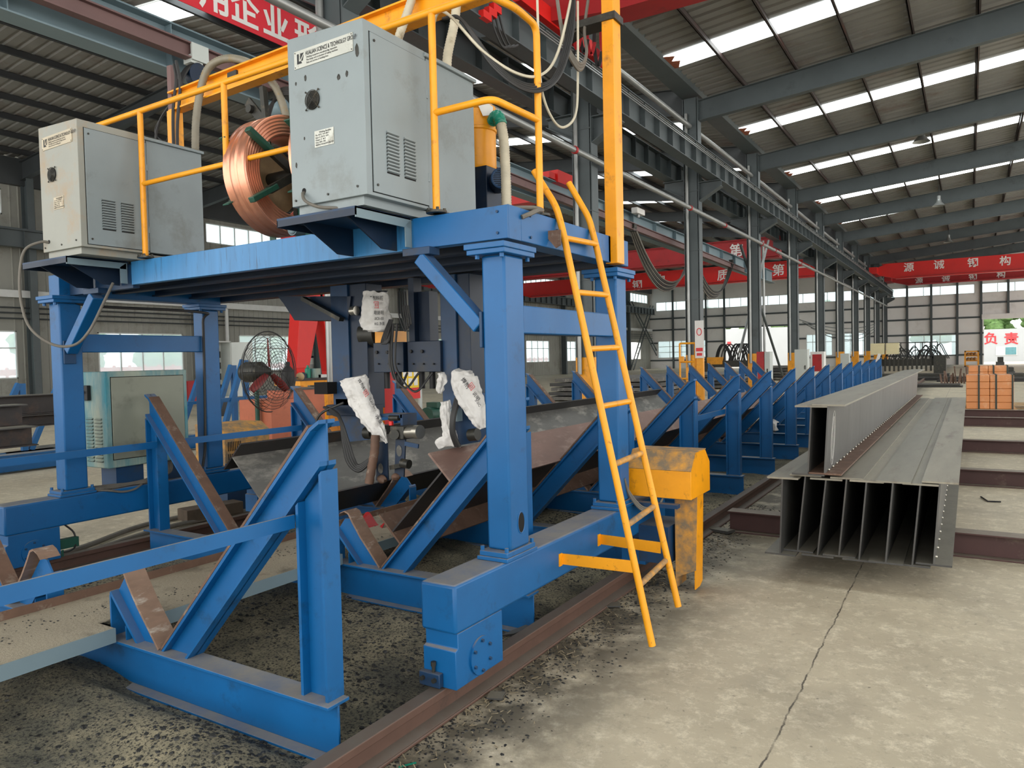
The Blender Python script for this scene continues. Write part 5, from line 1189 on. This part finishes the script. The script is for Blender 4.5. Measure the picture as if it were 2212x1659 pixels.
# red lettered banner below the rear runway
bn = thing('banner', 'red banner with large white characters hung along the rear runway beam', 'banner', (-8.66, 7.5, 6.3))
MB().box(-8.665, -8.655, 4.8, 10.6, 6.31, 6.92).build('cloth', 'banner', bn)
for ch, px, py in (('用', 462, -22), ('企', 530, 16), ('业', 596, 44), ('形', 664, 70)):
    m = MB(); p = xp(px, py, -8.64); text(m, ch, .50, (-8.649, p.y, 6.41), (0, 1, 0), (0, 0, 1), True, .025); m.build('character', 'white', bn, smooth=False)
# semi-gantry crane in the rear bay
sg = thing('semi_gantry_crane', 'red semi-gantry crane in the rear bay standing on splayed box legs', 'crane', (-14, 16.5, 0))
MB().box(-18.6, -8.95, 16.3, 16.7, 5.55, 6.0).build('girder', 'red', sg)
p = xp(1190, 398, -8.75); q = xp(1252, 425, -8.75); MB().box(-8.95, -8.55, p.y, q.y, 5.9, 6.2).box(-8.9, -8.6, p.y-.35, p.y, 5.95, 6.1).build('end_carriage', 'red', sg)
XA = -17.6
for (ta, tb, ba, bb) in (((655, 560), (712, 560), (640, 795), (668, 795)), ((680, 560), (712, 560), (716, 800), (734, 800))):
    P0, P1, P2, P3 = [xp(px, py, XA) for px, py in (ta, tb, bb, ba)]
    P2.z = P3.z = max(P2.z, .9)
    MB().prism([P0, P1, P2, P3], (-.45, 0, 0)).build('leg', 'red', sg, bevel=.01)
    mid = (P2+P3)/2; MB().prism([P3, P2, mid+V((.1, .2, -.35)), mid+V((.1, -.2, -.35))], (-.45, 0, 0)).build('leg_foot', 'red', sg)
a = xp(640, 812, XA); b = xp(735, 812, XA); MB().box(XA-.5, XA+.05, a.y-.8, b.y+.8, .12, .55).build('bottom_carriage', 'red_dull', sg)
# festoon cables on the brown trolley beam
def festoon(pa, pb, sagm, lab, n=6):
    t = thing('festoon_loop', lab, 'festoon', ((pa+pb)/2), 'festoon loops on the brown beam')
    m = MB(); mg = MB()
    for k in range(n):
        q = m if k % 2 else mg
        q.tube(sag(pa+V((.03*k-.08, 0, 0)), pb+V((.03*k-.08, 0, 0)), sagm*(1-.03*k), 16), .028, 5)
    m.build('black_cable', 'cable', t); mg.build('grey_cable', 'cable_grey', t)
    for p in (pa, pb): MB().box(p.x-.06, p.x+.06, p.y-.12, p.y+.12, p.z, p.z+.10).box(p.x-.075, p.x+.075, p.y-.10, p.y+.10, p.z+.10, p.z+.2).build('trolley', 'gunmetal', t)
F = [xp(1368, 500, -8.38), xp(1496, 545, -8.38), xp(1580, 572, -8.38)]
sg1 = yp(1440, 628, (F[0].y+F[1].y)/2)
festoon(F[0], F[1], 1.55, 'festoon loop on the brown beam, nearest the yellow mast', 7)
festoon(F[1], F[2], 1.5, 'festoon loop on the brown beam, between the third and fourth columns', 6)
t = thing('cable_trolley', 'cable trolley with hanging black cables on the brown beam over the far platform end', 'trolley', xp(425, 130, -8.38))
p = xp(425, 128, -8.38); MB().box(p.x+.05, p.x+.08, p.y-.12, p.y+.12, p.z-.05, p.z+.16).box(p.x-.1, p.x+.05, p.y-.12, p.y+.05, p.z-.08, p.z+.02).build('side_plate', 'greybox', t)
MB().cyl((p.x-.05, p.y, p.z-.22), (p.x+.06, p.y, p.z-.22), .15, 20).build('saddle', 'navy', t)
m = MB()
for k in range(5): m.tube(arc([(p.x+.02*k-.04, p.y+.12, p.z-.2), (p.x+.02*k-.04, p.y, p.z-.07), (p.x+.02*k-.04, p.y-.17, p.z-.2), (p.x+.02*k-.04, p.y-.3, p.z-.55), (p.x+.02*k-.04, p.y-.36, p.z-1.2)], 6), .018, 6)
m.build('black_cable', 'cable', t)
t = thing('cable_trolley', 'second cable trolley with grey saddle on the brown beam behind the big cabinet', 'trolley', xp(600, 215, -8.38))
p = xp(602, 218, -8.38); MB().box(p.x-.08, p.x+.08, p.y-.12, p.y+.12, p.z, p.z+.15).build('side_plate', 'gunmetal', t); MB().cyl((p.x-.1, p.y, p.z-.1), (p.x+.1, p.y, p.z-.1), .12, 16).build('saddle', 'palegrey', t)
# high-bay lamps
for i, (px, py, Y) in enumerate(((1990, 300, 33), (2028, 440, 46.5), (2049, 520, 63))):
    p = yp(px, py, Y); lp = thing('high_bay_lamp', 'bell-shaped high bay lamp under the open-floor roof, %s from the front' % ordn[i], 'lamp', p, 'high bay lamps')
    MB().lathe(p, (0, 0, 1), [(.32, -.12), (.30, -.10), (.14, .08), (.11, .22), (.09, .22), (.09, .42), (0, .44)], 24).build('shade', 'pipe', lp)
    MB().cyl(p+V((0, 0, .42)), (p.x, p.y, zr(p.x)-.2), .015, 6).build('hanger', 'cable', lp)
# ================================================================== REAR BAY FLOOR
# pedestal fan
t = thing('pedestal_fan', 'industrial pedestal fan with red blades and round wire guard', 'fan', (-7.4, 6.1, 0))
fcx = xp(582, 803, -7.4); R = .50
ax = V((.978, .213, 0)).normalized(); e1 = V((0, 0, 1)); e2 = ax.cross(e1).normalized()
m = MB()
def ringp(r, d): return [fcx+ax*d+(e2*math.cos(2*PI*k/36)+e1*math.sin(2*PI*k/36))*r for k in range(36)]
for q in (1.0,): m.tube(ringp(R, 0), .008, 6, True)
for i in range(1, 14):
    q = i/14; dz = .16*math.sqrt(max(0, 1-q*q)); m.tube(ringp(R*q, dz), .003, 4, True)
    m.tube(ringp(R*q, -dz), .003, 4, True)
for k in range(10):
    a = 2*PI*k/10; u = e2*math.cos(a)+e1*math.sin(a)
    for s in (1, -1): m.tube([fcx+u*R*i/6+ax*s*.16*math.sqrt(max(0, 1-(i/6)**2)) for i in range(7)], .003, 4)
m.build('guard', 'cable', t)
for k, a in enumerate((1.57-.05, 1.57+2.2, 1.57+4.15)):
    u = e2*math.cos(a)+e1*math.sin(a); w = ax.cross(u); pts = []
    bl = MB(); n = 8
    for i in range(n+1):
        q = .06+.36*i/n; wd = .03+.022*math.sin(PI*i/n*.9); tw = 1.0-.25*i/n
        d = (w*math.cos(tw)+ax*math.sin(tw)); bl.v += [fcx+u*q-d*wd, fcx+u*q+d*wd]
    bl.f = [(2*i, 2*i+1, 2*i+3, 2*i+2) for i in range(n)]; o = bl.build('blade', 'fan', t)
    md = o.modifiers.new('t', 'SOLIDIFY'); md.thickness = .006
MB().lathe(fcx-ax*.42, ax, [(0, 0), (.10, .02), (.13, .08), (.13, .3), (.08, .36), (.05, .42), (0, .45)], 20).build('motor', 'gunmetal', t)
bp = fcx-ax*.2
MB().cyl((bp.x, bp.y, .04), (bp.x, bp.y, fcx.z-.1), .028, 12).build('pole', 'green', t)
q = fcx-e2*.63+V((0, 0, -.08)); MB().ball(q, .055, None, None, 14, 10).build('float_ball', 'wood', t); MB().bar(q, fcx-e2*.48+V((0, 0, -.1)), .012, .012).build('ball_stem', 'cable', t)
MB().lathe((bp.x, bp.y, 0), (0, 0, 1), [(.25, 0), (.25, .03), (.06, .06), (0, .06)], 24).build('base', 'gunmetal', t)
# orange-brown cupboard
a, b, c = xp(575, 845, -7.6), xp(632, 840, -7.6), xp(700, 838, -7.6)
t = thing('low_cupboard', 'orange-brown cupboard standing behind the fan', 'cupboard', (-7.9, (a.y+c.y)/2, 0))
yc0 = xp(634, 900, -7.6).y; MB().box(-8.1, -7.6, yc0, c.y, 0, b.z-.02).build('body', 'orange', t)
MB().box(-8.12, -7.58, yc0-.02, c.y+.02, b.z-.02, b.z).build('top', 'steel', t); MB().box(-8.0, -7.4, a.y-.1, yc0-.02, 0, b.z-.12).build('side_box', 'orange', t)
p = V((-7.85, yc0+.15, b.z)); gb = tag(MB().lathe(p, (0, 0, 1), [(0, 0), (.085, 0), (.09, .03), (.09, .2), (.06, .27), (.03, .3), (.03, .36), (0, .36)], 20).build('gas_bottle', 'black'), 'squat black bottle standing on the orange-brown cupboard', 'bottle')
# yellow workbench
a, b = xp(648, 818, -9.5), xp(706, 818, -9.5)
t = thing('workbench', 'yellow steel workbench cluttered with tools near the semi-gantry leg', 'workbench', (-9.8, (a.y+b.y)/2+.6, 0))
MB().box(-10.2, -9.5, a.y, b.y+1.2, a.z-.04, a.z).build('top', 'steel_dark', t); MB().box(-10.15, -9.52, a.y+.02, b.y+1.18, a.z-.12, a.z-.04).build('apron', 'yellow', t)
for y in (a.y+.1, b.y-.05, b.y+1.1): MB().box(-9.6, -9.52, y, y+.08, 0, a.z-.12).build('leg', 'yellow', t)
for i, (px, col, h, w_, lab) in enumerate(((665, 'elbow', .22, .05, 'green bottle on the yellow workbench'), (678, 'teal', .16, .07, 'pale blue box on the yellow workbench'), (692, 'paper', .05, .14, 'crumpled white paper on the yellow workbench'), (655, 'navy', .10, .06, 'dark tin on the yellow workbench'))):
    q = xp(px, 810, -9.8)
    if i in (0, 3): tag(MB().lathe((-9.8, q.y, a.z), (0, 0, 1), [(0, 0), (w_, 0), (w_, h*.7), (w_*.4, h*.85), (w_*.4, h), (0, h)], 14).build(('bottle', '', '', 'tin')[i], col), lab, ('bottle', '', '', 'tin')[i])
    else: tag(MB().box(-9.9, -9.7, q.y-w_, q.y+w_, a.z, a.z+h).build(('', 'small_box', 'paper_stack')[i], col), lab, 'box' if i == 1 else 'paper')
# open wall switchboard
a, b = xp(478, 790, -20), xp(520, 762, -20)
t = thing('switchboard', 'open electrical switchboard with white door behind the fan', 'switchboard', (-20, a.y, 0))
MB().box(-20.5, -20.46, a.y-.3, a.y+.35, .6, 2.35).box(-20.5, -20, a.y-.34, a.y-.3, .6, 2.35).box(-20.5, -20, a.y+.35, a.y+.39, .6, 2.35).box(-20.5, -20, a.y-.34, a.y+.39, 2.33, 2.37).box(-20.5, -20, a.y-.34, a.y+.39, .58, .62).build('case', 'greybox', t)
m = MB()
for z in (.8, 1.15, 1.5, 1.85): m.box(-20.45, -20.35, a.y-.2, a.y+.25, z, z+.2)
m.build('switchgear', 'gunmetal', t); MB().obox((-19.75, a.y+.6, 1.47), (.25, .2, 0), (.01, -.013, 0), (0, 0, .86)).build('door', 'greybox', t); MB().box(-20.5, -20.1, a.y-.3, a.y+.35, 0, .58).build('plinth', 'col_dark', t)
# dark H beams on the floor at the left
def floorbeam(px0, px1, pyt, pyb, X, lab, bf=.3):
    a, b = xp(px0, pyt, X), xp(px1, pyt, X); z0 = max(0.02, xp(px1, pyb, X).z); h = b.z-z0
    hbeam('steel_beam', X-bf/2, a.y-4 if px0 < 1 else a.y, b.y, z0, h, bf, .012, .014, lab, 'dark beams on the rear bay floor', mts=('steel_dark', 'steel_dark', 'steel'))
floorbeam(0, 190, 847, 887, -11.6, 'long dark H-beam on top of the pile at the left edge')
floorbeam(0, 190, 888, 912, -11.6, 'long dark H-beam under the top one at the left edge')
floorbeam(0, 60, 873, 920, -9.4, 'short dark H-beam in the middle of the pile at the left edge')
floorbeam(0, 82, 920, 962, -8.9, 'front dark H-beam lowest in the pile at the left edge')
p = zp(75, 1048, .1); tag(MB().obox((-6.75, p.y, .09), (.05, .3, 0), (.11, -.02, 0), (0, 0, .06)).build('timber_block', 'oldwood', bevel=.006), 'weathered timber block lying behind the rear carriage', 'timber')
m = MB(); p = zp(15, 1062, .0)
for k in range(5): m.ball((-6.95+.05*k, 2.55-.06*k, .05), .13, .11, .07, 12, 8, .12)
tag(m.build('scale_heap', 'flake'), 'small black heap of iron scale at the left edge', 'heap')
# bright plates on the rear bay floor
for i, (x, y, sx, sy, n) in enumerate(((-13.5, 12.2, 3.0, 2.6, 2), (-12.5, 17.2, 2.6, 3.2, 3), (-15.6, 8.6, 1.8, 2.0, 1))):
    for k in range(n):
        tag(MB().box(x-sx/2+.08*k, x+sx/2+.05*k, y-sy/2+.05*k, y+sy/2-.06*k, .002+.02*k, .02+.02*k).build('steel_plate', 'steel_web'), 'wide grey steel plate %s, %s layer up' % (('near the red crane leg', 'far behind the fan', 'at the left edge')[i], ordn[k]), 'steel plate', 'flat plates on the rear bay floor')
MB_ = MB().box(-12.9, -12.62, 1.5, 8.9, .03, .29).box(-12.85, -12.67, 1.8, 2.3, 0, .03).box(-12.85, -12.67, 8.2, 8.7, 0, .03)
tag(MB_.build('box_beam', 'blue', bevel=.01), 'long blue box beam lying on the rear bay floor behind the control cabinet', 'box beam')
# blue frames in the rear bay
for i, (px, X, h) in enumerate(((415, -14, 1.5), (480, -13, 1.6), (505, -12.4, 1.7), (10, -15, 1.35), (105, -15, 1.45))):
    p = xp(px, 870, X); t = thing('blue_trestle', 'blue A-shaped trestle in the rear bay, %s' % ('behind the control cabinet', 'left of the fan', 'at the fan guard edge', 'at the left photo edge', 'behind the long dark beams')[i], 'trestle', (X, p.y, 0), 'blue trestles in the rear bay')
    MB().bar((X, p.y-.35, .1), (X, p.y+.25, h), .09, .09).bar((X, p.y+.3, .1), (X, p.y+.3, h), .08, .1).build('upright', 'blue', t); MB().bar((X, p.y-.8, .05), (X, p.y+.8, .05), .12, .1).build('foot', 'blue', t)
    MB().bar((X, p.y-.8, h*.55), (X, p.y+.8, h*.55), .06, .06).build('rail', 'blue', t)
tag(MB().box(-30.5, -29, 20.0, 22.5, .0, .95).build('red_crate', 'red_dull'), 'red and white crate against the ribbed wall', 'crate')
bb = thing('yellow_crate', 'dusty yellow crate with slotted side just behind the rear gantry leg', 'crate', (-6.95, 5.3, 0)); pa, pb = xp(485, 945, -6.75), xp(582, 945, -6.75)
MB().prism([(-7.25, pa.y, .45), (-6.75, pa.y, .45), (-6.75, pa.y, .88), (-6.9, pa.y+.02, .96), (-7.25, pa.y, .96)], (0, pb.y-pa.y, 0)).build('body', 'yellow_dusty', bb, bevel=.004); MB().box(-7.2, -6.8, pa.y+.05, pb.y-.05, 0, .45).build('stand', 'blue_dark', bb)
m = MB()
for k in range(8):
    for j in range(2): m.box(-6.7495, -6.746, pa.y+.04+.022*k, pa.y+.048+.022*k, .55+.13*j, .65+.13*j)
m.build('slot', 'hole', bb)
# gate: yellow guard rails round the second and third columns
for i, (px, py, Y) in enumerate(((1470, 720, 22.6), (655, 0, 0))[:1]):
    p = yp(1462, 790, 21.5); t = thing('guard_frame', 'yellow guard frame with sign post beside the second column', 'guard frame', (p.x, 21.5, 0))
    m = MB(); xa, xb = yp(1469, 790, 21.5).x, yp(1502, 790, 21.5).x
    for x in (xa, xb): m.cyl((x, 21.5, 0), (x, 21.5, 1.95), .03, 8)
    for z in (.9, 1.4, 1.95): m.cyl((xa, 21.5, z), (xb, 21.5, z), .03, 8)
    m.build('rail', 'yellow', t)
    MB().box(xb+.05, xb+.25, 21.45, 21.55, 0, 1.75).build('pillar', 'yellow', t); q = yp(1472, 775, 21.4); MB().box(q.x-.08, q.x+.06, 21.4, 21.48, q.z-.09, q.z+.07).build('yellow_box', 'yellow', t)
    p = yp(1511, 733, 21.4); MB().box(p.x-.13, p.x+.13, 21.38, 21.4, p.z-.55, p.z+.55).build('notice', 'paper', t)
    m = MB().tube([(p.x+.07*math.cos(2*PI*k/20), 21.375, p.z+.22+.1*math.sin(2*PI*k/20)) for k in range(20)], .012, 5, True).box(p.x-.1, p.x+.1, 21.372, 21.38, p.z-.35, p.z-.25).box(p.x-.08, p.x+.08, 21.372, 21.38, p.z-.48, p.z-.4); m.build('notice_print', 'redink', t)
# yellow frame, red post, poster seen under the crossbox
t = thing('notice_board', 'yellow and red notice board with photos behind the welding heads', 'notice board', (-9.3, 12.0, 0))
a, b = xp(862, 803, -9.0), xp(908, 860, -9.0)
MB().box(-9.03, -9.0, a.y, b.y, b.z, a.z+.3).build('red_panel', 'red', t); MB().box(-8.998, -8.99, a.y+.02, b.y-.02, xp(885, 838, -9).z, a.z+.28).build('yellow_panel', 'poster_yellow', t)
m = MB(); 
for r_i in range(2):
    for k in range(3):
        y = a.y+.06+(b.y-a.y-.12)*(k+.5)/3; z = xp(885, 825-20*r_i, -9).z; m.box(-8.99, -8.985, y-.055, y+.055, z-.07, z+.07)
m.build('photo', 'paper', t); MB().box(-9.06, -9.02, a.y-.08, a.y, 0, a.z+.4).box(-9.06, -9.02, b.y, b.y+.08, 0, a.z+.4).build('post', 'greybox', t)
tag(MB().box(-8.7, -8.5, xp(838, 830, -8.6).y, xp(848, 830, -8.6).y, 0, 1.9).build('red_post', 'red_dull'), 'red post just left of the notice board', 'post')
t = thing('tube_rack', 'orange tube rack behind the left hanging sack', 'rack', (-8.8, 10.3, 0))
ya, yb = xp(800, 830, -8.8).y, xp(826, 830, -8.8).y; m = MB()
for y in (ya, yb): m.cyl((-8.8, y, 0), (-8.8, y, 2.2), .03, 8)
for z in (.9, 1.3, 1.7, 2.1): m.cyl((-8.8, ya, z), (-8.8, yb, z), .025, 8)
m.build('tube', 'yellow', t)
# green pump
p = xp(940, 890, -8.3); t = thing('pump_set', 'green motor pump set behind the wide grey beam', 'pump', (-8.3, p.y, 0))
MB().cyl((-8.3, p.y-.25, p.z-.05), (-8.3, p.y+.05, p.z-.05), .15, 20).cyl((-8.3, p.y+.05, p.z-.05), (-8.3, p.y+.45, p.z-.05), .11, 20).box(-8.42, -8.18, p.y-.1, p.y+.1, p.z+.08, p.z+.18).build('pump', 'green', t); MB().box(-8.5, -8.1, p.y-.4, p.y+.55, 0, p.z-.16).build('stand', 'blue_dark', t)
# steel stock piles beyond the cradles
for i, (xa, xb, y0, y1, n, lab) in enumerate(((-13.5, -9.2, 24, 30, 5, 'behind the rear ladder leg'), (-14.5, -9.5, 34, 41, 4, 'left of the second column'), (-12, -9, 45, 50, 5, 'behind the guard frame'))):
    for k in range(n):
        tag(MB().box(xa+RN.uniform(-.1, .2), xb+RN.uniform(-.2, .1), y0+.2*k, y1-.1*k, .05+.16*k, .05+.16*k+.12).build('stock_bundle', ('steel_web', 'steel')[k % 2]), 'layer of grey steel stock %s, %s from the floor' % (lab, ordn[k]), 'steel stock', 'steel stock piles')
# cabinets along the column row
for i, (pxa, pxb, pyt, Y, m1, lab) in enumerate(((1634, 1650, 760, 30, 'red_dull', 'tall red cabinet beside the third column'), (1651, 1663, 760, 30, 'greybox', 'narrow grey cabinet next to the red one'), (1716, 1744, 755, 34, 'greybox', 'grey electrical cabinet beside the fourth column'), (1750, 1780, 760, 36, 'paper', 'white framed cabinet with red window'), (1815, 1834, 764, 44, 'greybox', 'narrow grey cabinet between the fifth and sixth columns'))):
    a, b = yp(pxa, pyt, Y), yp(pxb, pyt, Y); t = thing('floor_cabinet', lab, 'cabinet', ((a.x+b.x)/2, Y, 0), 'cabinets along the column row')
    MB().box(a.x, b.x, Y, Y+.5, 0, a.z).build('body', m1, t, bevel=.01)
    (MB().box(a.x+.1, b.x-.1, Y-.02, Y, a.z*.45, a.z-.12).build('window', 'red_dull', t) if i == 3 else MB().box(b.x-.12, b.x-.08, Y-.03, Y, a.z*.5, a.z*.6).build('handle', 'gunmetal', t))
# cutting table and machines at the far end
t = thing('cutting_machine', 'long dark gantry cutting machine near the end wall', 'cutting machine', (-3, 56, 0))
a, b = yp(1885, 778, 56), yp(2040, 778, 56)
MB().box(a.x, b.x, 56, 56.6, .55, 1.0).box(a.x-.2, a.x+.6, 55.6, 57.2, 0, 1.0).box(b.x-.6, b.x+.1, 55.6, 57.2, 0, 1.2).build('beam', 'gunmetal', t)
m = MB()
for k in range(13): x = a.x+.5+(b.x-a.x-1)*k/12; m.box(x-.06, x+.06, 55.9, 56, .2, 1.1)
m.build('torch', 'gunmetal', t)
m = MB()
for k in range(26): x = a.x+.6+(b.x-a.x-1.2)*RN.random(); m.tube(arc([(x, 56.2, 1.0), (x+.2, 56.2, 1.5), (x+.5, 56.3, 1.7+RN.uniform(-.2, .3)), (x+.8, 56.2, 1.4), (x+1.0, 56.2, 1.0)], 5), .03, 5)
for k in range(9): x = a.x+.4+(b.x-a.x-.8)*k/8; m.cyl((x, 56.3, 1), (x, 56.3, 2.1), .03, 5)
m.cyl((a.x+.4, 56.3, 2.1), (b.x-.4, 56.3, 2.1), .03, 5); m.build('hose', 'cable', t)
MB().box(a.x-.1, a.x+.75, 55.7, 56.6, 1.35, 2.1).box(a.x+.85, a.x+1.6, 55.7, 56.6, 1.35, 2.1).build('control_box', mat('cream_box', srgb(226, 214, 172), .5, 0, .04), t)
t = thing('cutting_machine', 'second dark cutting machine behind the column row near the wide doorway', 'cutting machine', (-14, 52, 0))
a, b = yp(1520, 785, 52), yp(1655, 785, 52); MB().box(a.x, b.x, 52, 52.5, .7, 1.15).box(a.x, a.x+.5, 51.6, 53, 0, 1).box(b.x-.5, b.x, 51.6, 53, 0, 1).build('beam', 'gunmetal', t)
m = MB()
for k in range(22): x = a.x+.6+(b.x-a.x-1.8)*RN.random(); m.tube(arc([(x, 52.2, 1.1), (x+.2, 52.2, 1.9), (x+.5, 52.3, 2.3), (x+.9, 52.2, 1.8), (x+1.1, 52.2, 1.1)], 5), .04, 5)
m.build('hose', 'cable', t); q0, q1 = yp(1527, 772, 51.9), yp(1560, 787, 51.9); MB().box(q0.x, q1.x, 51.9, 52.5, q1.z, q0.z).build('motor_cover', 'yellow', t)
t = thing('tool_cage', 'yellow framed tool cage beside the open end door', 'cage', (.1, 78, 0)); a, b = yp(2083, 758, 76), yp(2115, 758, 76)
m = MB()
for x in (a.x, b.x-.12): m.box(x, x+.12, 76, 76.12, 0, a.z).box(x, x+.12, 76.9, 77.02, 0, a.z)
m.box(a.x, b.x, 76, 77, a.z-.12, a.z).box(a.x, b.x, 76, 77, 0, .15).box(a.x, b.x, 76.1, 76.9, a.z*.35, a.z*.4).box(a.x, b.x, 76.1, 76.9, a.z*.65, a.z*.7).build('frame', 'yellow', t)
m = MB()
for k in range(6): m.ball((a.x+.3+(b.x-a.x-.6)*(k % 3)/2, 76.5, a.z*(.47 if k < 3 else .77)), .18, None, None, 8, 6)
m.build('gear', 'yellow_dusty', t)
p = zp(1920, 845, 0); p = yp(1915, 848, 27); m = MB()
for k in range(7): m.ball((p.x-.5+.17*k, 27+.05*k, .25), .3, .4, .42+.06*math.sin(k*2), 12, 8, .12)
tag(m.build('tarpaulin', 'tarp'), 'crumpled green tarpaulin heap behind the last cradles', 'tarpaulin')
p = yp(1893, 822, 24.2); tag(MB().prism([(p.x-.1, 24.2, .3), (p.x+.05, 24.2, .3), (p.x-.02, 24.2, 1.0), (p.x+.12, 24.2, 1.5), (p.x+.05, 24.2, 1.52), (p.x-.1, 24.2, 1.05)], (0, .08, 0)).build('white_sack', 'sack'), 'white torn sack hanging from one of the last cradles', 'sack')
for i, (px, py, Y, w_, h) in enumerate(((2155, 800, 46, 1.6, .6), (2160, 772, 60, .6, 1.0), (2085, 812, 42, 2.4, .25), (2180, 815, 42, 1.4, .4), (1985, 812, 36, 3.2, .12), (1960, 800, 44, 4.0, .35))):
    p = yp(px, py, Y)
    for k in range(3): tag(MB().box(p.x-w_/2+.1*k, p.x+w_/2-.05*k, Y, Y+1.6, h*k/3+.004, h*(k+1)/3-.01).build('plate_pile', ('steel_dark', 'steel', 'gunmetal')[k]), 'flat steel pile on the far floor, %s, %s layer' % (('right of the tool cage', 'tall one before the door', 'behind the carton blocks', 'at the right photo edge', 'behind the top beam end', 'in front of the cutting machine')[i], ('bottom', 'middle', 'top')[k]), 'steel pile', 'steel piles on the far floor')
m = MB()
for k in range(10): p = yp(2035+6*k, 800, 40); m.bar((p.x, 40+RN.uniform(-.5, .5), 0), (p.x+RN.uniform(-.1, .1), 40, RN.uniform(.4, 1.0)), .08, .05)
tag(m.build('scrap_bin', 'rust'), 'rusty upright scrap offcuts beyond the end of the top beam', 'scrap', kind='stuff')
# lean bars at the third and fourth columns
for i, (pa, pb, X) in enumerate((((1598, 760), (1660, 520), -8.2), ((1690, 810), (1600, 530), -8.0), ((1648, 520), (1652, 790), -8.6))):
    tag(MB().cyl(xp(*pa, X), xp(*pb, X), .06, 8).build('brace_bar', ('pipe', 'girt', 'pipe')[i]), 'slanting bar between the third and fourth columns, %s' % ('pale one rising to the right', 'dark one rising to the left', 'upright pale one')[i], 'bar', 'bars between the columns')
m = MB()
for k in range(4):
    a = yp(1725+9*k, 690+6*k, 50); b = yp(1890, 700+5*k, 75); m.tube(sag(a, b, .5+.1*k, 10), .03, 5)
tag(m.build('overhead_cables', 'girt'), 'sagging overhead cables between the far columns', 'cables')
# service ladder brace at the left corner of the far columns
t = thing('wall_ladder', 'dark crossed ladder bracing near the far left corner', 'bracing', (-33, 70, 0)); m = MB()
for a, b in (((1358, 650), (1430, 790)), ((1405, 660), (1362, 800))):
    A, B = xp(*a, -33.2), xp(*b, -33.2); m.bar(A, B, .1, .1); A2, B2 = A+V((0, .9, 0)), B+V((0, .9, 0)); m.bar(A2, B2, .1, .1)
    for k in range(1, 12): m.bar(A.lerp(B, k/12), A2.lerp(B2, k/12), .05, .05)
m.build('rail', 'girt', t)
# small things on and near the walls and columns
a, b = xp(664, 769, XL+.05), xp(681, 803, XL+.05)
t = tag(MB().box(XL+.04, XL+.06, a.y, b.y, b.z, a.z).build('wall_poster', 'paper'), 'pale poster with blue heading on the ribbed wall beside the red crane leg', 'poster')
MB().box(XL+.06, XL+.065, a.y, b.y, a.z-.12, a.z).build('heading', 'navy', t)
m = MB()
for k in range(6): m.box(XL+.06, XL+.064, a.y+.06, b.y-.06, b.z+.06+.07*k, b.z+.085+.07*k)
m.build('lettering', 'ink', t)
p = xp(490, 700, XL+.3); tag(MB().tube([(XL+.3, p.y, .1), (XL+.3, p.y, 4.6)], .10, 10).build('downpipe', 'framewhite'), 'white downpipe on the ribbed wall above the open switchboard', 'pipe')
p = xp(1380, 462, -8.38); t = thing('security_camera', 'white security camera pair on the brown trolley beam', 'camera', p)
MB().box(p.x-.1, p.x+.1, p.y-.35, p.y+.25, p.z-.03, p.z+.14).build('housing', 'paper', t, bevel=.02); MB().cyl((p.x, p.y-.05, p.z-.12), (p.x, p.y-.05, p.z), .05, 10).build('bracket', 'pipe', t)
m = MB(); p = V((-3.6, 14.4, .5))
for k in range(60): m.ball(p+V((RN.uniform(-.7, .5), RN.uniform(-.6, 1.6), RN.uniform(-.28, .3))), RN.uniform(.08, .2), None, RN.uniform(.05, .12), 9, 6, .2)
tag(m.build('sack_heap', 'sack'), 'heap of crumpled white sacks lying in the cradles past the beam ends', 'sacks', kind='stuff')
# ================================================================== LIGHT
wd = bpy.data.worlds.new('sky'); SC.world = wd; wd.use_nodes = True
N = wd.node_tree.nodes; bgn = N['Background']; bgn.inputs[0].default_value = (1.0, .985, .95, 1); bgn.inputs[1].default_value = 3.1
def area(name, loc, rot, sx, sy, power, col=(1, 1, 1)):
    l = bpy.data.lights.new(name, 'AREA'); l.shape = 'RECTANGLE'; l.size = sx; l.size_y = sy; l.energy = power; l.color = col
    o = bpy.data.objects.new(name, l); COL.objects.link(o); o.location = loc; o.rotation_euler = rot; return o
bpy.data.objects.remove(_to); bpy.data.curves.remove(_cu)
SC.view_settings.view_transform = 'Standard'; SC.view_settings.look = 'None'; SC.view_settings.gamma = 1; SC.view_settings.use_curve_mapping = False
SC.view_settings.exposure = 0.0
SC.cycles.use_denoising = True; SC.cycles.max_bounces = 6; SC.cycles.diffuse_bounces = 4; SC.cycles.glossy_bounces = 3; SC.cycles.transparent_max_bounces = 8; SC.cycles.caustics_reflective = False; SC.cycles.caustics_refractive = False; SC.cycles.sample_clamp_indirect = 4
